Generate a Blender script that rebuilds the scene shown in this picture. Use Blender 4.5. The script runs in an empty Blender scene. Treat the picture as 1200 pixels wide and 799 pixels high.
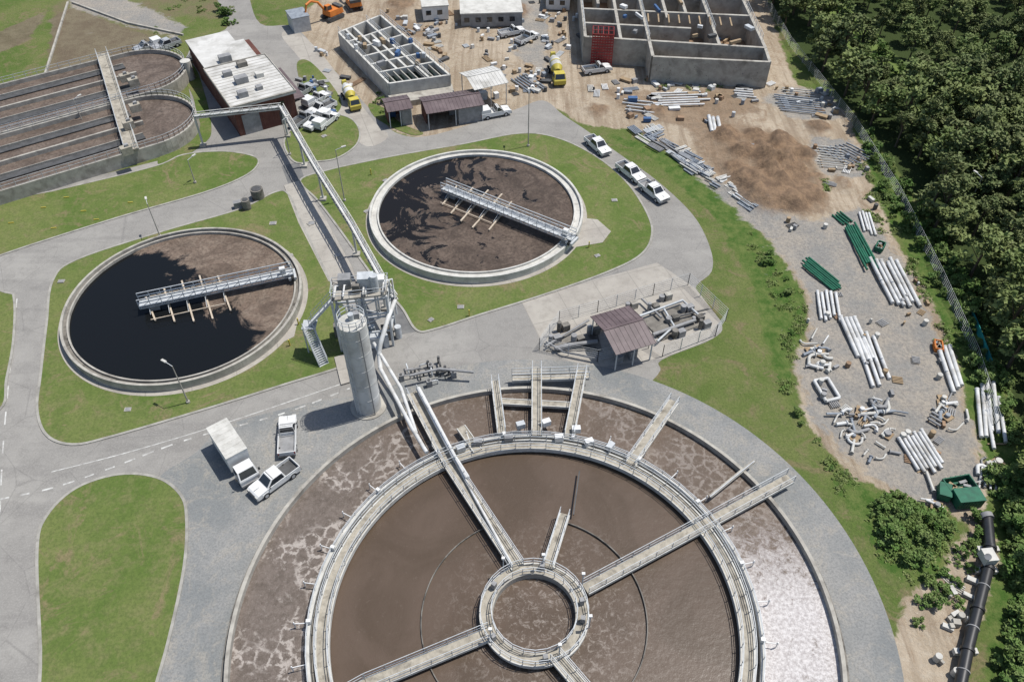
import bpy, math, random
import numpy as np
from mathutils import Vector, Matrix
from mathutils.geometry import tessellate_polygon
random.seed(7); rng=np.random.default_rng(7)
scene=bpy.context.scene
# ---------------- survey: ground coordinates (metres) from measured bearings --------------
F=933.333; H=68.0; TH=math.radians(45.5); S=math.sin(TH); C=math.cos(TH)
def P(u,v,z=0.0):
    x=u-600; y=v-399.5; D=F*S+y*C; h=H-z
    return Vector((x*h/D,(F*C-y*S)*h/D,z))
def proj(p):
    h=H-p[2]; zc=p[1]*C+h*S
    return (600+F*p[0]/zc, 399.5+F*(h*C-p[1]*S)/zc)
def fitc(uL,uR,vT,vB,z,k1=.6):
    X,Y,_=P((uL+uR)/2,(vT+vB)/2,z); r=14.0
    for i in range(60):
        q=[proj((X+r*math.cos(a),Y+r*math.sin(a),z)) for a in np.linspace(0,6.2832,73)]
        us=[k[0] for k in q]; vs=[k[1] for k in q]
        d=F/(Y*C+(H-z)*S)
        X+=((uL+uR)/2-(min(us)+max(us))/2)/d*.8
        Y-=((vT+vB)/2-(min(vs)+max(vs))/2)/d*.8
        k=((uR-uL)/(max(us)-min(us))*k1+(vB-vT)/(max(vs)-min(vs))*(1-k1))
        r*=k
    return Vector((X,Y,0)),r
# ---------------- materials ----------------
class NT:
    def __init__(s,name,rough=.8,spec=.3,metal=0):
        s.m=bpy.data.materials.new(name); s.m.use_nodes=True; s.t=s.m.node_tree
        s.b=s.t.nodes['Principled BSDF']
        s.b.inputs['Roughness'].default_value=rough
        s.b.inputs['Specular IOR Level'].default_value=spec
        s.b.inputs['Metallic'].default_value=metal
        s._p=None
    def L(s,inp,val):
        if isinstance(val,bpy.types.NodeSocket): s.t.links.new(val,inp)
        elif isinstance(val,(tuple,list)) and len(val)==3 and inp.type=='RGBA': inp.default_value=(*val,1)
        else: inp.default_value=val
    def pos(s):
        if s._p is None: s._p=s.t.nodes.new('ShaderNodeNewGeometry').outputs['Position']
        return s._p
    def obj(s): return s.t.nodes.new('ShaderNodeTexCoord').outputs['Object']
    def noise(s,scale,detail=4,rough=.6,vec=None,dist=0):
        n=s.t.nodes.new('ShaderNodeTexNoise'); s.L(n.inputs['Vector'],vec if vec is not None else s.pos())
        n.inputs['Scale'].default_value=scale;n.inputs['Detail'].default_value=detail
        n.inputs['Roughness'].default_value=rough;n.inputs['Distortion'].default_value=dist
        return n.outputs['Fac']
    def vor(s,scale,vec=None,feat='F1'):
        n=s.t.nodes.new('ShaderNodeTexVoronoi'); n.feature=feat; s.L(n.inputs['Vector'],vec if vec is not None else s.pos())
        n.inputs['Scale'].default_value=scale
        return n.outputs['Distance']
    def mr(s,v,a,b,c=0.,d=1.):
        n=s.t.nodes.new('ShaderNodeMapRange'); s.L(n.inputs[0],v)
        for i,k in enumerate((a,b,c,d)): n.inputs[i+1].default_value=k
        return n.outputs[0]
    def ma(s,op,a,b=0.):
        n=s.t.nodes.new('ShaderNodeMath'); n.operation=op; s.L(n.inputs[0],a); s.L(n.inputs[1],b); return n.outputs[0]
    def mix(s,f,a,b,bl='MIX'):
        n=s.t.nodes.new('ShaderNodeMixRGB'); n.blend_type=bl; s.L(n.inputs[0],f); s.L(n.inputs[1],a); s.L(n.inputs[2],b); return n.outputs[0]
    def attr(s,name):
        n=s.t.nodes.new('ShaderNodeAttribute'); n.attribute_name=name; return n.outputs['Fac']
    def rotvec(s,v,rz,sc):
        n=s.t.nodes.new('ShaderNodeMapping'); s.L(n.inputs['Vector'],v); n.inputs['Rotation'].default_value=(0,0,rz); n.inputs['Scale'].default_value=sc; return n.outputs[0]
    def bump(s,h,st=.3,d=.1):
        n=s.t.nodes.new('ShaderNodeBump'); s.L(n.inputs['Height'],h); n.inputs['Strength'].default_value=st; n.inputs['Distance'].default_value=d
        s.t.links.new(n.outputs[0],s.b.inputs['Normal'])
    def col(s,c): s.L(s.b.inputs['Base Color'],c); return s.m
def mk(name,c1,c2=None,scale=1.,rough=.8,bump=0,c3=None,s3=.12,t3=(.5,.62),metal=0,spec=.3,obj=False):
    n=NT(name,rough,spec,metal); v=n.obj() if obj else n.pos()
    if c2 is None: c2=tuple(k*.82 for k in c1)
    f=n.noise(scale,4,.65,v); c=n.mix(n.mr(f,.35,.65),c1,c2)
    if c3 is not None: c=n.mix(n.mr(n.noise(s3,4,.62,v,.4),t3[0],t3[1]),c,c3)
    if bump: n.bump(n.noise(scale*6,2,.6,v),bump,.05)
    return n.col(c)
M={}
M['conc']=mk('concrete',(.42,.40,.35),(.31,.29,.255),.9,.85,.2,(.2,.185,.16),.5,(.5,.72))
M['kerb']=mk('kerb_concrete',(.36,.345,.31),(.27,.26,.23),.9,.85,0,(.2,.19,.17),.5,(.5,.72))
M['concl']=mk('pale_concrete',(.56,.55,.51),(.43,.42,.385),.8,.8,.1,(.3,.285,.26),.7,(.54,.78))
M['concd']=mk('stained_concrete',(.22,.205,.18),(.14,.13,.115),.7,.9,.2,(.08,.075,.066),.6)
M['deck']=mk('walkway_deck',(.41,.375,.31),(.29,.265,.215),1.6,.85,.2,(.18,.16,.13),.9,(.5,.7))
M['steel']=mk('galvanised_steel',(.52,.54,.55),(.38,.4,.41),1.5,.5,0,metal=.05,spec=.5)
M['dsteel']=mk('dark_steel',(.1,.1,.1),(.06,.06,.06),1.,.6)
M['white']=mk('white_paint',(.7,.7,.69),(.6,.6,.58),1.2,.4,spec=.5)
M['wpipe']=mk('white_pipe_paint',(.64,.645,.64),(.49,.49,.475),.8,.5,0,(.34,.32,.28),.5,(.52,.75))
M['roofw']=mk('white_sheet_roof',(.58,.57,.54),(.46,.45,.42),.5,.6,0,(.33,.32,.29),.3,(.5,.7))
M['roofb']=mk('brown_sheet_roof',(.125,.092,.095),(.1,.075,.077),.6,.5,0,(.18,.14,.14),.4,(.5,.8))
M['glass']=mk('dark_glass',(.025,.03,.035),(.018,.02,.025),1,.08,spec=.8)
M['rubber']=mk('tyre_rubber',(.03,.03,.03),(.02,.02,.02),3,.9)
M['yellow']=mk('yellow_paint',(.55,.45,.08),(.42,.35,.06),1.5,.5)
M['red']=mk('red_mesh_paint',(.32,.045,.04),(.2,.03,.03),1.2,.6)
M['orange']=mk('orange_paint',(.6,.2,.04),(.5,.15,.03),1,.5)
M['green']=mk('green_paint',(.02,.14,.08),(.015,.09,.055),1.3,.6)
M['blue']=mk('blue_paint',(.06,.13,.28),(.05,.1,.2),1.3,.6)
M['timber']=mk('timber',(.36,.27,.17),(.25,.18,.11),1.5,.85)
M['arm']=mk('scraper_arm_coating',(.56,.48,.38),(.4,.33,.25),1.5,.7)
M['black']=mk('black_polyethylene',(.02,.021,.023),(.03,.03,.032),.8,.38,spec=.5)
M['bluegrey']=mk('blue_grey_steel',(.28,.31,.34),(.18,.2,.23),1.3,.6,.0)
M['soil']=mk('soil',(.3,.2,.13),(.2,.135,.085),.7,.95,.5)
M['bark']=mk('bark',(.14,.11,.08),(.09,.07,.05),2,.95)
M['silver']=mk('silver_paint',(.45,.46,.47),(.38,.39,.4),1,.35,metal=.2,spec=.5)
M['greyp']=mk('grey_paint',(.3,.3,.3),(.2,.2,.2),1,.6)
M['silo']=mk('silo_sheet',(.6,.6,.58),(.47,.47,.45),.4,.55,0,(.36,.35,.32),.6,(.48,.75))
M['line']=mk('road_paint',(.58,.58,.55),(.3,.29,.27),1.5,.7)
def brick():
    n=NT('red_brick',.9); t=n.t.nodes.new('ShaderNodeTexBrick')
    t.inputs['Scale'].default_value=3; t.inputs['Color1'].default_value=(.17,.06,.04,1); t.inputs['Color2'].default_value=(.12,.042,.03,1); t.inputs['Mortar'].default_value=(.2,.15,.12,1)
    n.L(t.inputs['Vector'],n.obj()); return n.col(n.mix(n.mr(n.noise(.5),.3,.7),t.outputs[0],(.09,.035,.028)))
M['brick']=brick()
def grasscol(n):
    a=n.noise(.09,4,.62,dist=.5); b=n.noise(.5,4,.74); c=n.noise(3.5,3,.75)
    col=n.mix(n.mr(a,.38,.6),(.095,.142,.034),(.15,.175,.058))
    col=n.mix(n.ma('MULTIPLY',n.mr(b,.48,.66),.65),col,(.19,.18,.085))
    col=n.mix(n.ma('MULTIPLY',n.mr(n.noise(.2,5,.74,dist=1.),.54,.64),.8),col,(.215,.17,.1))
    col=n.mix(n.ma('MULTIPLY',n.mr(c,.4,.65),.5),col,(.06,.088,.026))
    return col
n=NT('mown_grass',.95,.1); n.bump(n.noise(3,4,.72),.6,.14); M['grass']=n.col(grasscol(n))
def asph():
    n=NT('road_asphalt',.9,.2)
    c=n.mix(n.mr(n.noise(.08,4,.65,dist=.6),.4,.62),(.235,.225,.208),(.29,.278,.255))
    c=n.mix(n.ma('MULTIPLY',n.mr(n.noise(.5,5,.8),.48,.66),.55),c,(.175,.167,.155))
    st=n.noise(.35,3,.6,n.rotvec(n.pos(),-.5,(.12,1,1))); c=n.mix(n.ma('MULTIPLY',n.mr(st,.5,.66),.4),c,(.155,.148,.14))
    v=n.vor(.13,None,'DISTANCE_TO_EDGE'); 
    c=n.mix(n.ma('MULTIPLY',n.mr(v,.0,.009,1,0),.4),c,(.12,.115,.11))
    c=n.mix(n.ma('MULTIPLY',n.mr(n.noise(6,2,.7),.45,.7),.4),c,(.36,.345,.32))
    return n.col(c)
M['asph']=asph()
def slab():
    n=NT('concrete_slab',.9,.2)
    c=n.mix(n.mr(n.noise(.15,4,.65,dist=.5),.4,.62),(.38,.355,.312),(.32,.295,.26))
    t=n.t.nodes.new('ShaderNodeTexBrick'); t.offset=0; t.inputs['Scale'].default_value=.2; t.inputs['Mortar Size'].default_value=.012
    t.inputs['Brick Width'].default_value=1; t.inputs['Row Height'].default_value=1
    n.L(t.inputs['Vector'],n.rotvec(n.pos(),-.33,(1,1,1)))
    c=n.mix(n.ma('MULTIPLY',t.outputs['Fac'],.5),c,(.2,.19,.17))
    c=n.mix(n.ma('MULTIPLY',n.mr(n.noise(.6,5,.8),.48,.66),.55),c,(.23,.21,.185))
    return n.col(c)
M['slab']=slab()
def grav():
    n=NT('blue_metal_gravel',.95,.2)
    c=n.mix(n.mr(n.noise(.12,4,.65,dist=.6),.38,.62),(.2,.208,.205),(.28,.275,.26))
    c=n.mix(n.ma('MULTIPLY',n.mr(n.noise(.4,5,.8,dist=.8),.5,.64),.65),c,(.34,.312,.265))
    c=n.mix(n.ma('MULTIPLY',n.mr(n.noise(5,3,.8),.42,.65),.6),c,(.13,.135,.135))
    n.bump(n.noise(9,2,.7),.4,.06); return n.col(c)
M['gravel']=grav()
def scum(name,brown,brown2,dark,cx,cy,dx,dy,k,amp,thr,wid=.06,streak=.12,crack=True,rough=.6,drough=.12):
    n=NT(name,rough,.2)
    sp=n.t.nodes.new('ShaderNodeSeparateXYZ'); n.L(sp.inputs[0],n.pos())
    g=n.ma('ADD',n.ma('MULTIPLY',n.ma('SUBTRACT',sp.outputs[0],cx),dx*k),n.ma('MULTIPLY',n.ma('SUBTRACT',sp.outputs[1],cy),dy*k))
    w=n.ma('MULTIPLY',n.ma('SUBTRACT',n.noise(streak,7,.68,dist=1.8),.5),amp)
    f=n.mr(n.ma('ADD',g,w),thr-wid,thr+wid)
    b=n.mix(n.mr(n.noise(.5,5,.77,dist=.8),.42,.6),brown,brown2)
    b=n.mix(n.ma('MULTIPLY',n.mr(n.noise(.17,5,.72,dist=1.5),.46,.6),.7),b,tuple(x*.5 for x in brown))
    b=n.mix(n.ma('MULTIPLY',n.mr(n.noise(2.6,4,.8),.45,.65),.7),b,tuple(x*.4 for x in brown))
    if crack: b=n.mix(n.ma('MULTIPLY',n.mr(n.vor(.45,None,'DISTANCE_TO_EDGE'),0,.07,1,0),.3),b,tuple(x*.4 for x in brown))
    n.L(n.b.inputs['Roughness'],n.mr(f,0,1,drough,rough))
    n.bump(n.ma('MULTIPLY',n.noise(2.5,4,.72),f),.5,.12)
    return n.col(n.mix(f,dark,b))
class Tracker: z=0
def eps():
    Tracker.z=(Tracker.z+1)%17; return Tracker.z*.0031
# ---------------- mesh builder ----------------
Z=Vector((0,0,1))
class MB:
    def __init__(s,name): s.name=name; s.v=[];s.f=[];s.m=[];s.sm=[];s.mats=[]
    def mi(s,k):
        mt=M[k] if isinstance(k,str) else k
        if mt not in s.mats: s.mats.append(mt)
        return s.mats.index(mt)
    def add(s,vs,fs,mat,sm=False):
        o=len(s.v); i=s.mi(mat); s.v+= [tuple(q) for q in vs]
        for f in fs: s.f.append(tuple(o+k for k in f)); s.m.append(i); s.sm.append(sm)
    def fr(s,o,ex,ey,ez,mat,tx=1,ty=1):
        ex,ey,ez=ex/2,ey/2,ez/2; vs=[]
        for a,b,c in ((-1,-1,-1),(1,-1,-1),(1,1,-1),(-1,1,-1),(-1,-1,1),(1,-1,1),(1,1,1),(-1,1,1)):
            k=(tx if c>0 else 1); l=(ty if c>0 else 1); vs.append(o+ex*a*k+ey*b*l+ez*c)
        s.add(vs,[(3,2,1,0),(4,5,6,7),(0,1,5,4),(1,2,6,5),(2,3,7,6),(3,0,4,7)],mat)
    def box(s,c,sz,rot=0,mat='conc',tx=1,ty=1):
        cs,sn=math.cos(rot),math.sin(rot)
        s.fr(Vector(c),Vector((cs,sn,0))*sz[0],Vector((-sn,cs,0))*sz[1],Z*sz[2],mat,tx,ty)
    def beam(s,a,b,w,h,mat):
        a=Vector(a);b=Vector(b);d=b-a
        if d.length<1e-4: return
        dn=d.normalized(); sd=dn.cross(Z)
        sd=Vector((1,0,0)) if sd.length<.01 else sd.normalized()
        up=sd.cross(dn); s.fr((a+b)/2,d,sd*w,up*h,mat)
    def cyl(s,a,b,r,r2=None,n=10,mat='steel',caps=True):
        a=Vector(a);b=Vector(b);r2=r if r2 is None else r2;d=(b-a).normalized()
        x=d.orthogonal().normalized();y=d.cross(x);vs=[]
        for p,q in((a,r),(b,r2)):
            for i in range(n):
                t=6.28318*i/n; vs.append(p+x*math.cos(t)*q+y*math.sin(t)*q)
        s.add(vs,[(i,(i+1)%n,n+(i+1)%n,n+i) for i in range(n)],mat,True)
        if caps:
            s.add(vs[:n],[tuple(range(n))[::-1]],mat); s.add(vs[n:],[tuple(range(n))],mat)
    def tube(s,path,r,n=8,mat='wpipe',caps=True):
        path=[Vector(p) for p in path]; vs=[];N=len(path); px=None
        for k,p in enumerate(path):
            d=(path[min(k+1,N-1)]-path[max(k-1,0)]).normalized()
            x=d.orthogonal().normalized() if px is None else (px-d*px.dot(d)).normalized()
            px=x;y=d.cross(x)
            for i in range(n):
                t=6.28318*i/n; vs.append(p+x*math.cos(t)*r+y*math.sin(t)*r)
        fs=[(k*n+i,k*n+(i+1)%n,(k+1)*n+(i+1)%n,(k+1)*n+i) for k in range(N-1) for i in range(n)]
        s.add(vs,fs,mat,True)
        if caps: s.add(vs[:n],[tuple(range(n))[::-1]],mat); s.add(vs[-n:],[tuple(range(n))],mat)
    def sheet(s,pts,z,mat):
        vs=[Vector((p[0],p[1],z)) for p in pts]; tr=tessellate_polygon([vs]); fs=[]
        for t in tr:
            a,b,c=[vs[i] for i in t]
            fs.append(tuple(t) if (b-a).cross(c-a).z>0 else tuple(t)[::-1])
        s.add(vs,fs,mat)
    def prism(s,pts,z0,z1,mat):
        s.sheet(pts,z1,mat); n=len(pts)
        vs=[Vector((p[0],p[1],z0)) for p in pts]+[Vector((p[0],p[1],z1)) for p in pts]
        s.add(vs,[(i,(i+1)%n,n+(i+1)%n,n+i) for i in range(n)],mat)
    def ring(s,c,r0,r1,z0,z1,mat,n=128,a0=0,a1=6.28318531):
        full=abs(a1-a0)>6.28; N=n if full else n+1; vs=[]
        for i in range(N):
            t=a0+(a1-a0)*i/n; cs,sn=math.cos(t),math.sin(t)
            for r,z in((r0,z0),(r1,z0),(r1,z1),(r0,z1)): vs.append((c[0]+r*cs,c[1]+r*sn,z))
        fs=[]
        for i in range(n):
            j=(i+1)%N
            for k in range(4): l=(k+1)%4; fs.append((i*4+k,j*4+k,j*4+l,i*4+l))
        s.add(vs,fs,mat)
    def disc(s,c,r,z,mat,n=128): s.add([(c[0]+r*math.cos(6.28318*i/n),c[1]+r*math.sin(6.28318*i/n),z) for i in range(n)],[tuple(range(n))],mat)
    def annulus(s,c,r0,r1,z,mat,n=160):
        vs=[]
        for i in range(n):
            t=6.28318531*i/n
            for r in(r0,r1): vs.append((c[0]+r*math.cos(t),c[1]+r*math.sin(t),z))
        s.add(vs,[(2*i,2*i+1,(2*i+3)%(2*n),(2*i+2)%(2*n)) for i in range(n)],mat)
    def rail(s,a,b,h=1.05,mat='steel',r=.035,step=1.8):
        a=Vector(a);b=Vector(b);L=(b-a).length;n=max(1,int(L/step))
        for k in range(n+1):
            p=a+(b-a)*k/n; s.beam(p,p+Z*h,r*1.6,r*1.6,mat)
        for q in(h,h*.55): s.beam(a+Z*q,b+Z*q,r*1.5,r*1.5,mat)
    def walk(s,a,b,w,mat='deck',rm='steel',th=.22,rails=True,sides=True):
        a=Vector(a);b=Vector(b);e=eps(); a=a+Z*e;b=b+Z*e
        s.beam(a-Z*th/2,b-Z*th/2,w,th,mat)
        sd=(b-a).normalized().cross(Z).normalized()*(w/2-.05)
        if sides:
            for k in(1,-1): s.beam(a+sd*k*1.04-Z*.1,b+sd*k*1.04-Z*.1,.1,.34,'concl')
        if rails:
            for k in(1,-1): s.rail(a+sd*k,b+sd*k,mat=rm)
    def ringrail(s,c,r,z,mat='steel',n=48,h=1.05):
        pts=[Vector((c[0]+r*math.cos(6.28318*i/n),c[1]+r*math.sin(6.28318*i/n),z)) for i in range(n)]
        for i in range(n):
            a,b=pts[i],pts[(i+1)%n]; s.beam(a,a+Z*h,.06,.06,mat)
            for q in(h,h*.55): s.beam(a+Z*q,b+Z*q,.055,.055,mat)
    def done(s,loc=None,rot=0,parent=None,scale=1):
        me=bpy.data.meshes.new(s.name); me.from_pydata(s.v,[],s.f)
        for m in s.mats: me.materials.append(m)
        me.polygons.foreach_set('material_index',s.m); me.polygons.foreach_set('use_smooth',s.sm); me.update()
        o=bpy.data.objects.new(s.name,me); scene.collection.objects.link(o)
        if loc is not None: o.location=loc
        o.rotation_euler[2]=rot; o.scale=(scale,)*3
        if parent: o.parent=parent
        return o
def empty(name,loc=(0,0,0)):
    e=bpy.data.objects.new(name,None); e.location=loc; e.empty_display_size=.5; scene.collection.objects.link(e); return e
def smooth(pts,n=7,closed=True):
    pts=[Vector(p).to_2d() for p in pts]; N=len(pts); out=[]
    for i in range(N if closed else N-1):
        if closed: p0,p1,p2,p3=[pts[(i+k)%N] for k in(-1,0,1,2)]
        else: p0,p1,p2,p3=pts[max(i-1,0)],pts[i],pts[i+1],pts[min(i+2,N-1)]
        for k in range(n):
            t=k/n
            out.append(.5*((2*p1)+(p2-p0)*t+(2*p0-5*p1+4*p2-p3)*t*t+(3*p1-p0-3*p2+p3)*t**3))
    if not closed: out.append(pts[-1])
    return out
def PX(l,z=0): return [P(u,v,z) for u,v in l]
# ---------------- tanks centres ----------------
BC=P(626,718,1.0); BC.z=0; RB=26.6
T1,R1=fitc(76,347,262,456,1.2,.5); T2,R2=fitc(427,689,179,321,1.2,.55)
# ---------------- ground ----------------
def inpoly(X,Y,poly):
    r=np.zeros(X.shape,bool); n=len(poly); j=n-1
    for i in range(n):
        xi,yi=poly[i][0],poly[i][1]; xj,yj=poly[j][0],poly[j][1]
        if abs(yj-yi)>1e-9:
            r^=((yi>Y)!=(yj>Y))&(X<(xj-xi)*(Y-yi)/(yj-yi)+xi)
        j=i
    return r
gx=np.concatenate([[-3000,-1500,-700,-350,-220,-170],np.arange(-135,140,.6),[170,220,350,700,1500,3000]])
gy=np.concatenate([[-3000,-1000,-300,-100,-40,-10],np.arange(10,205,.6),[230,270,400,800,1600,3200]])
GX,GY=np.meshgrid(gx,gy)
def mask(polys,it=8):
    a=np.zeros(GX.shape)
    for q in polys: a=np.maximum(a,inpoly(GX,GY,[(p[0],p[1]) for p in q]).astype(float))
    for _ in range(it):
        b=a.copy(); b[1:-1,1:-1]=(a[1:-1,1:-1]*2+a[:-2,1:-1]+a[2:,1:-1]+a[1:-1,:-2]+a[1:-1,2:])/6; a=b
    return a
dirt=mask([PX([(430,-45),(890,-60),(905,20),(930,95),(990,130),(1015,190),(1040,260),(1085,340),(1120,420),(1135,480),(1160,560),(1150,610),(1060,585),(1000,560),(960,520),(935,470),(930,420),(950,380),(935,330),(905,285),(860,240),(800,190),(740,150),(690,150),(640,120),(600,132),(500,165),(450,150),(425,120),(350,45),(350,20)]),
           PX([(1060,690),(1100,680),(1120,640),(1150,600),(1175,640),(1150,720),(1110,850),(1040,850)])])
gravel=mask([PX([(745,152),(880,235),(950,262),(1010,240),(1060,310),(1110,420),(1135,490),(1155,575),(1080,590),(1000,545),(945,480),(930,430),(955,380),(940,330),(900,280),(850,235)]),
             PX([(890,115),(930,100),(975,110),(985,140),(930,140)]),PX([(945,160),(1000,165),(1015,210),(960,205)]),
             PX([(88,-10),(130,-10),(215,30),(210,45),(150,30),(80,8)]),PX([(600,-30),(640,-30),(640,90),(600,60)]) ])
lush=mask([PX([(690,150),(770,172),(830,205),(905,285),(935,330),(950,380),(925,420),(935,470),(960,520),(1010,570),(1110,600),(1100,680),(1050,690),(1010,620),(965,540),(930,480),(900,420),(885,340),(850,270),(770,190)]),
           PX([(1000,130),(1030,170),(1080,250),(1130,340),(1180,460),(1200,560),(1210,800),(1150,850),(1160,650),(1145,560),(1120,440),(1080,330),(1030,240),(1010,180)])])
mud=mask([PX([(800,140),(900,150),(960,190),(975,250),(900,255),(830,200)]),PX([(430,20),(520,60),(560,100),(600,120),(520,60),(470,10)]),PX([(700,100),(780,110),(860,100),(900,130),(820,150),(740,140)])],14)
brown=mask([PX([(60,80),(60,0),(200,10),(215,50),(100,95),(0,110),(-60,120)]),PX([(100,-10),(330,-60),(260,25),(220,20)]),PX([(-60,220),(120,200),(230,195),(150,240),(0,290),(-60,300)])],14)
pond=mask([PX([(60,20),(85,8),(150,35),(200,48),(150,70),(90,80),(55,95)]),PX([(-60,62),(40,20),(62,8),(30,50),(-60,85)])],6)
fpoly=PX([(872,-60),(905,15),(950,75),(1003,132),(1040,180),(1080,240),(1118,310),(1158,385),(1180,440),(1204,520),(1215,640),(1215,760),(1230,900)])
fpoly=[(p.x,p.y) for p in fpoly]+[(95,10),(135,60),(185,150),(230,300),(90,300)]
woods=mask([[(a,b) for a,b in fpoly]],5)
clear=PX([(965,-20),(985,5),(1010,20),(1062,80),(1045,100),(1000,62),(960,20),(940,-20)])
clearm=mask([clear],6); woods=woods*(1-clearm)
pr=np.zeros(GX.shape)
for k,(fx,fy,ph,am) in enumerate([(.31,.2,1,.5),(.13,.41,2,.5),(.73,.5,3,.25),(.5,-.8,.4,.25),(1.4,.9,1,.12),(.8,-1.7,2,.12)]): pr+=am*np.sin(GX*fx+GY*fy+ph+1.3*np.sin(GY*fx*.7+k))
rn=rng.normal(size=GX.shape); rn[1:-1,1:-1]=(rn[1:-1,1:-1]+.5*(rn[:-2,1:-1]+rn[2:,1:-1]+rn[1:-1,:-2]+rn[1:-1,2:]))/1.6
GZ=np.zeros(GX.shape)
heaps=[(905,185,2.6,1.9),(925,200,2.4,1.8),(880,212,2.6,1.4),(950,225,2.2,1.3),(915,168,2.,1.5),(895,232,2.8,1.0),(862,196,1.8,1.),(600,15,3.5,1.),(870,178,1.8,1.2),(938,182,2.,1.6),(900,205,1.6,1.4),(930,238,2.,1.0),(955,205,1.7,1.1),(885,160,1.7,.9),(915,218,1.5,1.3),(850,160,2,.9),(470,5,3,1.),(545,30,2,.8),(770,130,1.6,.7),(700,130,2,.8),(960,150,1.8,.9),(990,215,1.6,.8)]
for u,v,r,h in heaps:
    p=P(u,v); d=((GX-p.x)**2+((GY-p.y)*.9)**2)/r**2; GZ+=h*np.exp(-d**1.2)*(1+.4*pr+.2*rn)
GZ+=(.12*np.clip(pr,-1,1)+.03*rn)*dirt*(GX>25)+(.35*pr+.14*rn)*lush*(GX>33)*0.6
heap=np.clip(GZ/1.,0,1)*(lush<.3)
flat=np.sqrt((GX-BC.x)**2+(GY-BC.y)**2)<32.5
GZ=np.where(flat,0,GZ); GZ=np.maximum(GZ,-.15)
nx,ny=len(gx),len(gy)
vs=np.stack([GX.ravel(),GY.ravel(),GZ.ravel()],1)
I=np.arange((ny-1)*(nx-1)); a=(I//(nx-1))*nx+I%(nx-1)
fs=np.stack([a,a+1,a+nx+1,a+nx],1)
me=bpy.data.meshes.new('ground'); me.vertices.add(len(vs)); me.vertices.foreach_set('co',vs.ravel())
me.loops.add(fs.size); me.loops.foreach_set('vertex_index',fs.ravel().astype(np.int32))
me.polygons.add(len(fs)); me.polygons.foreach_set('loop_start',(np.arange(len(fs))*4).astype(np.int32)); me.polygons.foreach_set('loop_total',np.full(len(fs),4,np.int32))
me.update(calc_edges=True); me.validate()
for nm,arr in(('dirt',dirt),('gravel',gravel),('lush',lush),('brown',brown),('woods',woods),('heap',heap),('clearing',clearm),('mud',mud),('pond',pond)):
    at=me.attributes.new(nm,'FLOAT','POINT'); at.data.foreach_set('value',arr.ravel().astype(np.float32))
n=NT('ground_soil_and_grass',.95,.1)
w=n.ma('MULTIPLY',n.ma('SUBTRACT',n.noise(.35,5,.74,dist=.6),.5),1.3)
nA=n.noise(.2,5,.72); nB=n.noise(.6,5,.78)
def th(at,lo=.42,hi=.58,k=1.): return n.mr(n.ma('ADD',n.attr(at),n.ma('MULTIPLY',w,k)),lo,hi)
c=grasscol(n)
c=n.mix(th('brown',.4,.8),c,n.mix(n.mr(nA,.4,.6),(.17,.14,.085),(.14,.15,.065)))
c=n.mix(n.ma('MULTIPLY',th('pond',.4,.6),.85),c,n.mix(n.mr(nA,.42,.58),(.14,.11,.078),(.19,.155,.11)))
c=n.mix(th('lush'),c,n.mix(n.mr(nB,.4,.62),(.055,.11,.022),(.13,.165,.05)))
dc=n.mix(n.mr(n.noise(.1,5,.7,dist=1.),.38,.62),(.42,.35,.265),(.32,.258,.185))
dc=n.mix(n.ma('MULTIPLY',n.mr(n.noise(.25,5,.8,dist=1.5),.52,.64),.7),dc,(.25,.18,.12))
dc=n.mix(n.ma('MULTIPLY',n.mr(n.noise(1.6,4,.8),.48,.66),.5),dc,(.47,.42,.34))
for ra,am in((.9,.45),(-.25,.35)):
    wv=n.noise(.8,2,.6,n.rotvec(n.pos(),ra,(1,.06,1))); dc=n.mix(n.ma('MULTIPLY',n.mr(wv,.52,.6),am),dc,(.22,.165,.115))
dc=n.mix(n.ma('MULTIPLY',th('mud',.35,.75,1.4),.75),dc,n.mix(n.mr(nB,.4,.6),(.25,.175,.115),(.17,.12,.08)))
c=n.mix(th('dirt'),c,dc)
gc=n.mix(n.mr(nA,.4,.6),(.27,.26,.24),(.36,.322,.27))
gc=n.mix(n.ma('MULTIPLY',n.mr(n.noise(2.5,4,.8),.43,.62),.6),gc,(.17,.165,.16))
c=n.mix(th('gravel',.35,.65,1.5),c,gc)
c=n.mix(n.ma('MULTIPLY',n.mr(n.attr('heap'),.15,.6),.85),c,n.mix(n.mr(nB,.4,.6),(.26,.175,.11),(.14,.095,.065)))
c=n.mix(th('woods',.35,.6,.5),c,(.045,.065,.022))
c=n.mix(n.mr(n.attr('clearing'),.3,.7),c,(.14,.19,.055))
n.bump(n.noise(1.5,5,.8),.8,.35)
me.materials.append(n.col(c)); me.polygons.foreach_set('use_smooth',[True]*len(me.polygons))
g=bpy.data.objects.new('ground',me); scene.collection.objects.link(g)
# ---------------- pavements ----------------
m=MB('road'); m.sheet(smooth(PX([(-60,900),(-90,560),(-60,240),(0,232),(180,190),(232,172),(228,140),(218,75),(232,48),(268,30),(250,-10),(240,-60),(275,-60),(290,-10),(305,28),(345,32),(378,68),(408,100),(445,140),(470,158),(510,158),(600,130),(636,118),(660,135),(690,155),(722,178),(770,212),(812,252),(832,290),(834,318),(815,340),(845,378),(835,397),(775,422),(770,440),(700,500),(520,600),(420,900)]),5),.02,'asph'); m.done()
m=MB('concrete_pavement'); m.sheet(PX([(610,352),(770,308),(815,338),(846,378),(836,396),(776,420),(690,432),(640,412)]),.026,'slab'); m.sheet(smooth(PX([(345,36),(372,58),(402,96),(438,142),(455,160),(430,172),(405,150),(385,118),(352,70),(330,42)]),4),.0245,'slab'); m.done()
m=MB('concrete_path'); m.sheet(PX([(333,218),(352,212),(382,258),(412,312),(420,335),(400,335),(385,330),(350,262)]),.112,'slab'); m.done()
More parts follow.
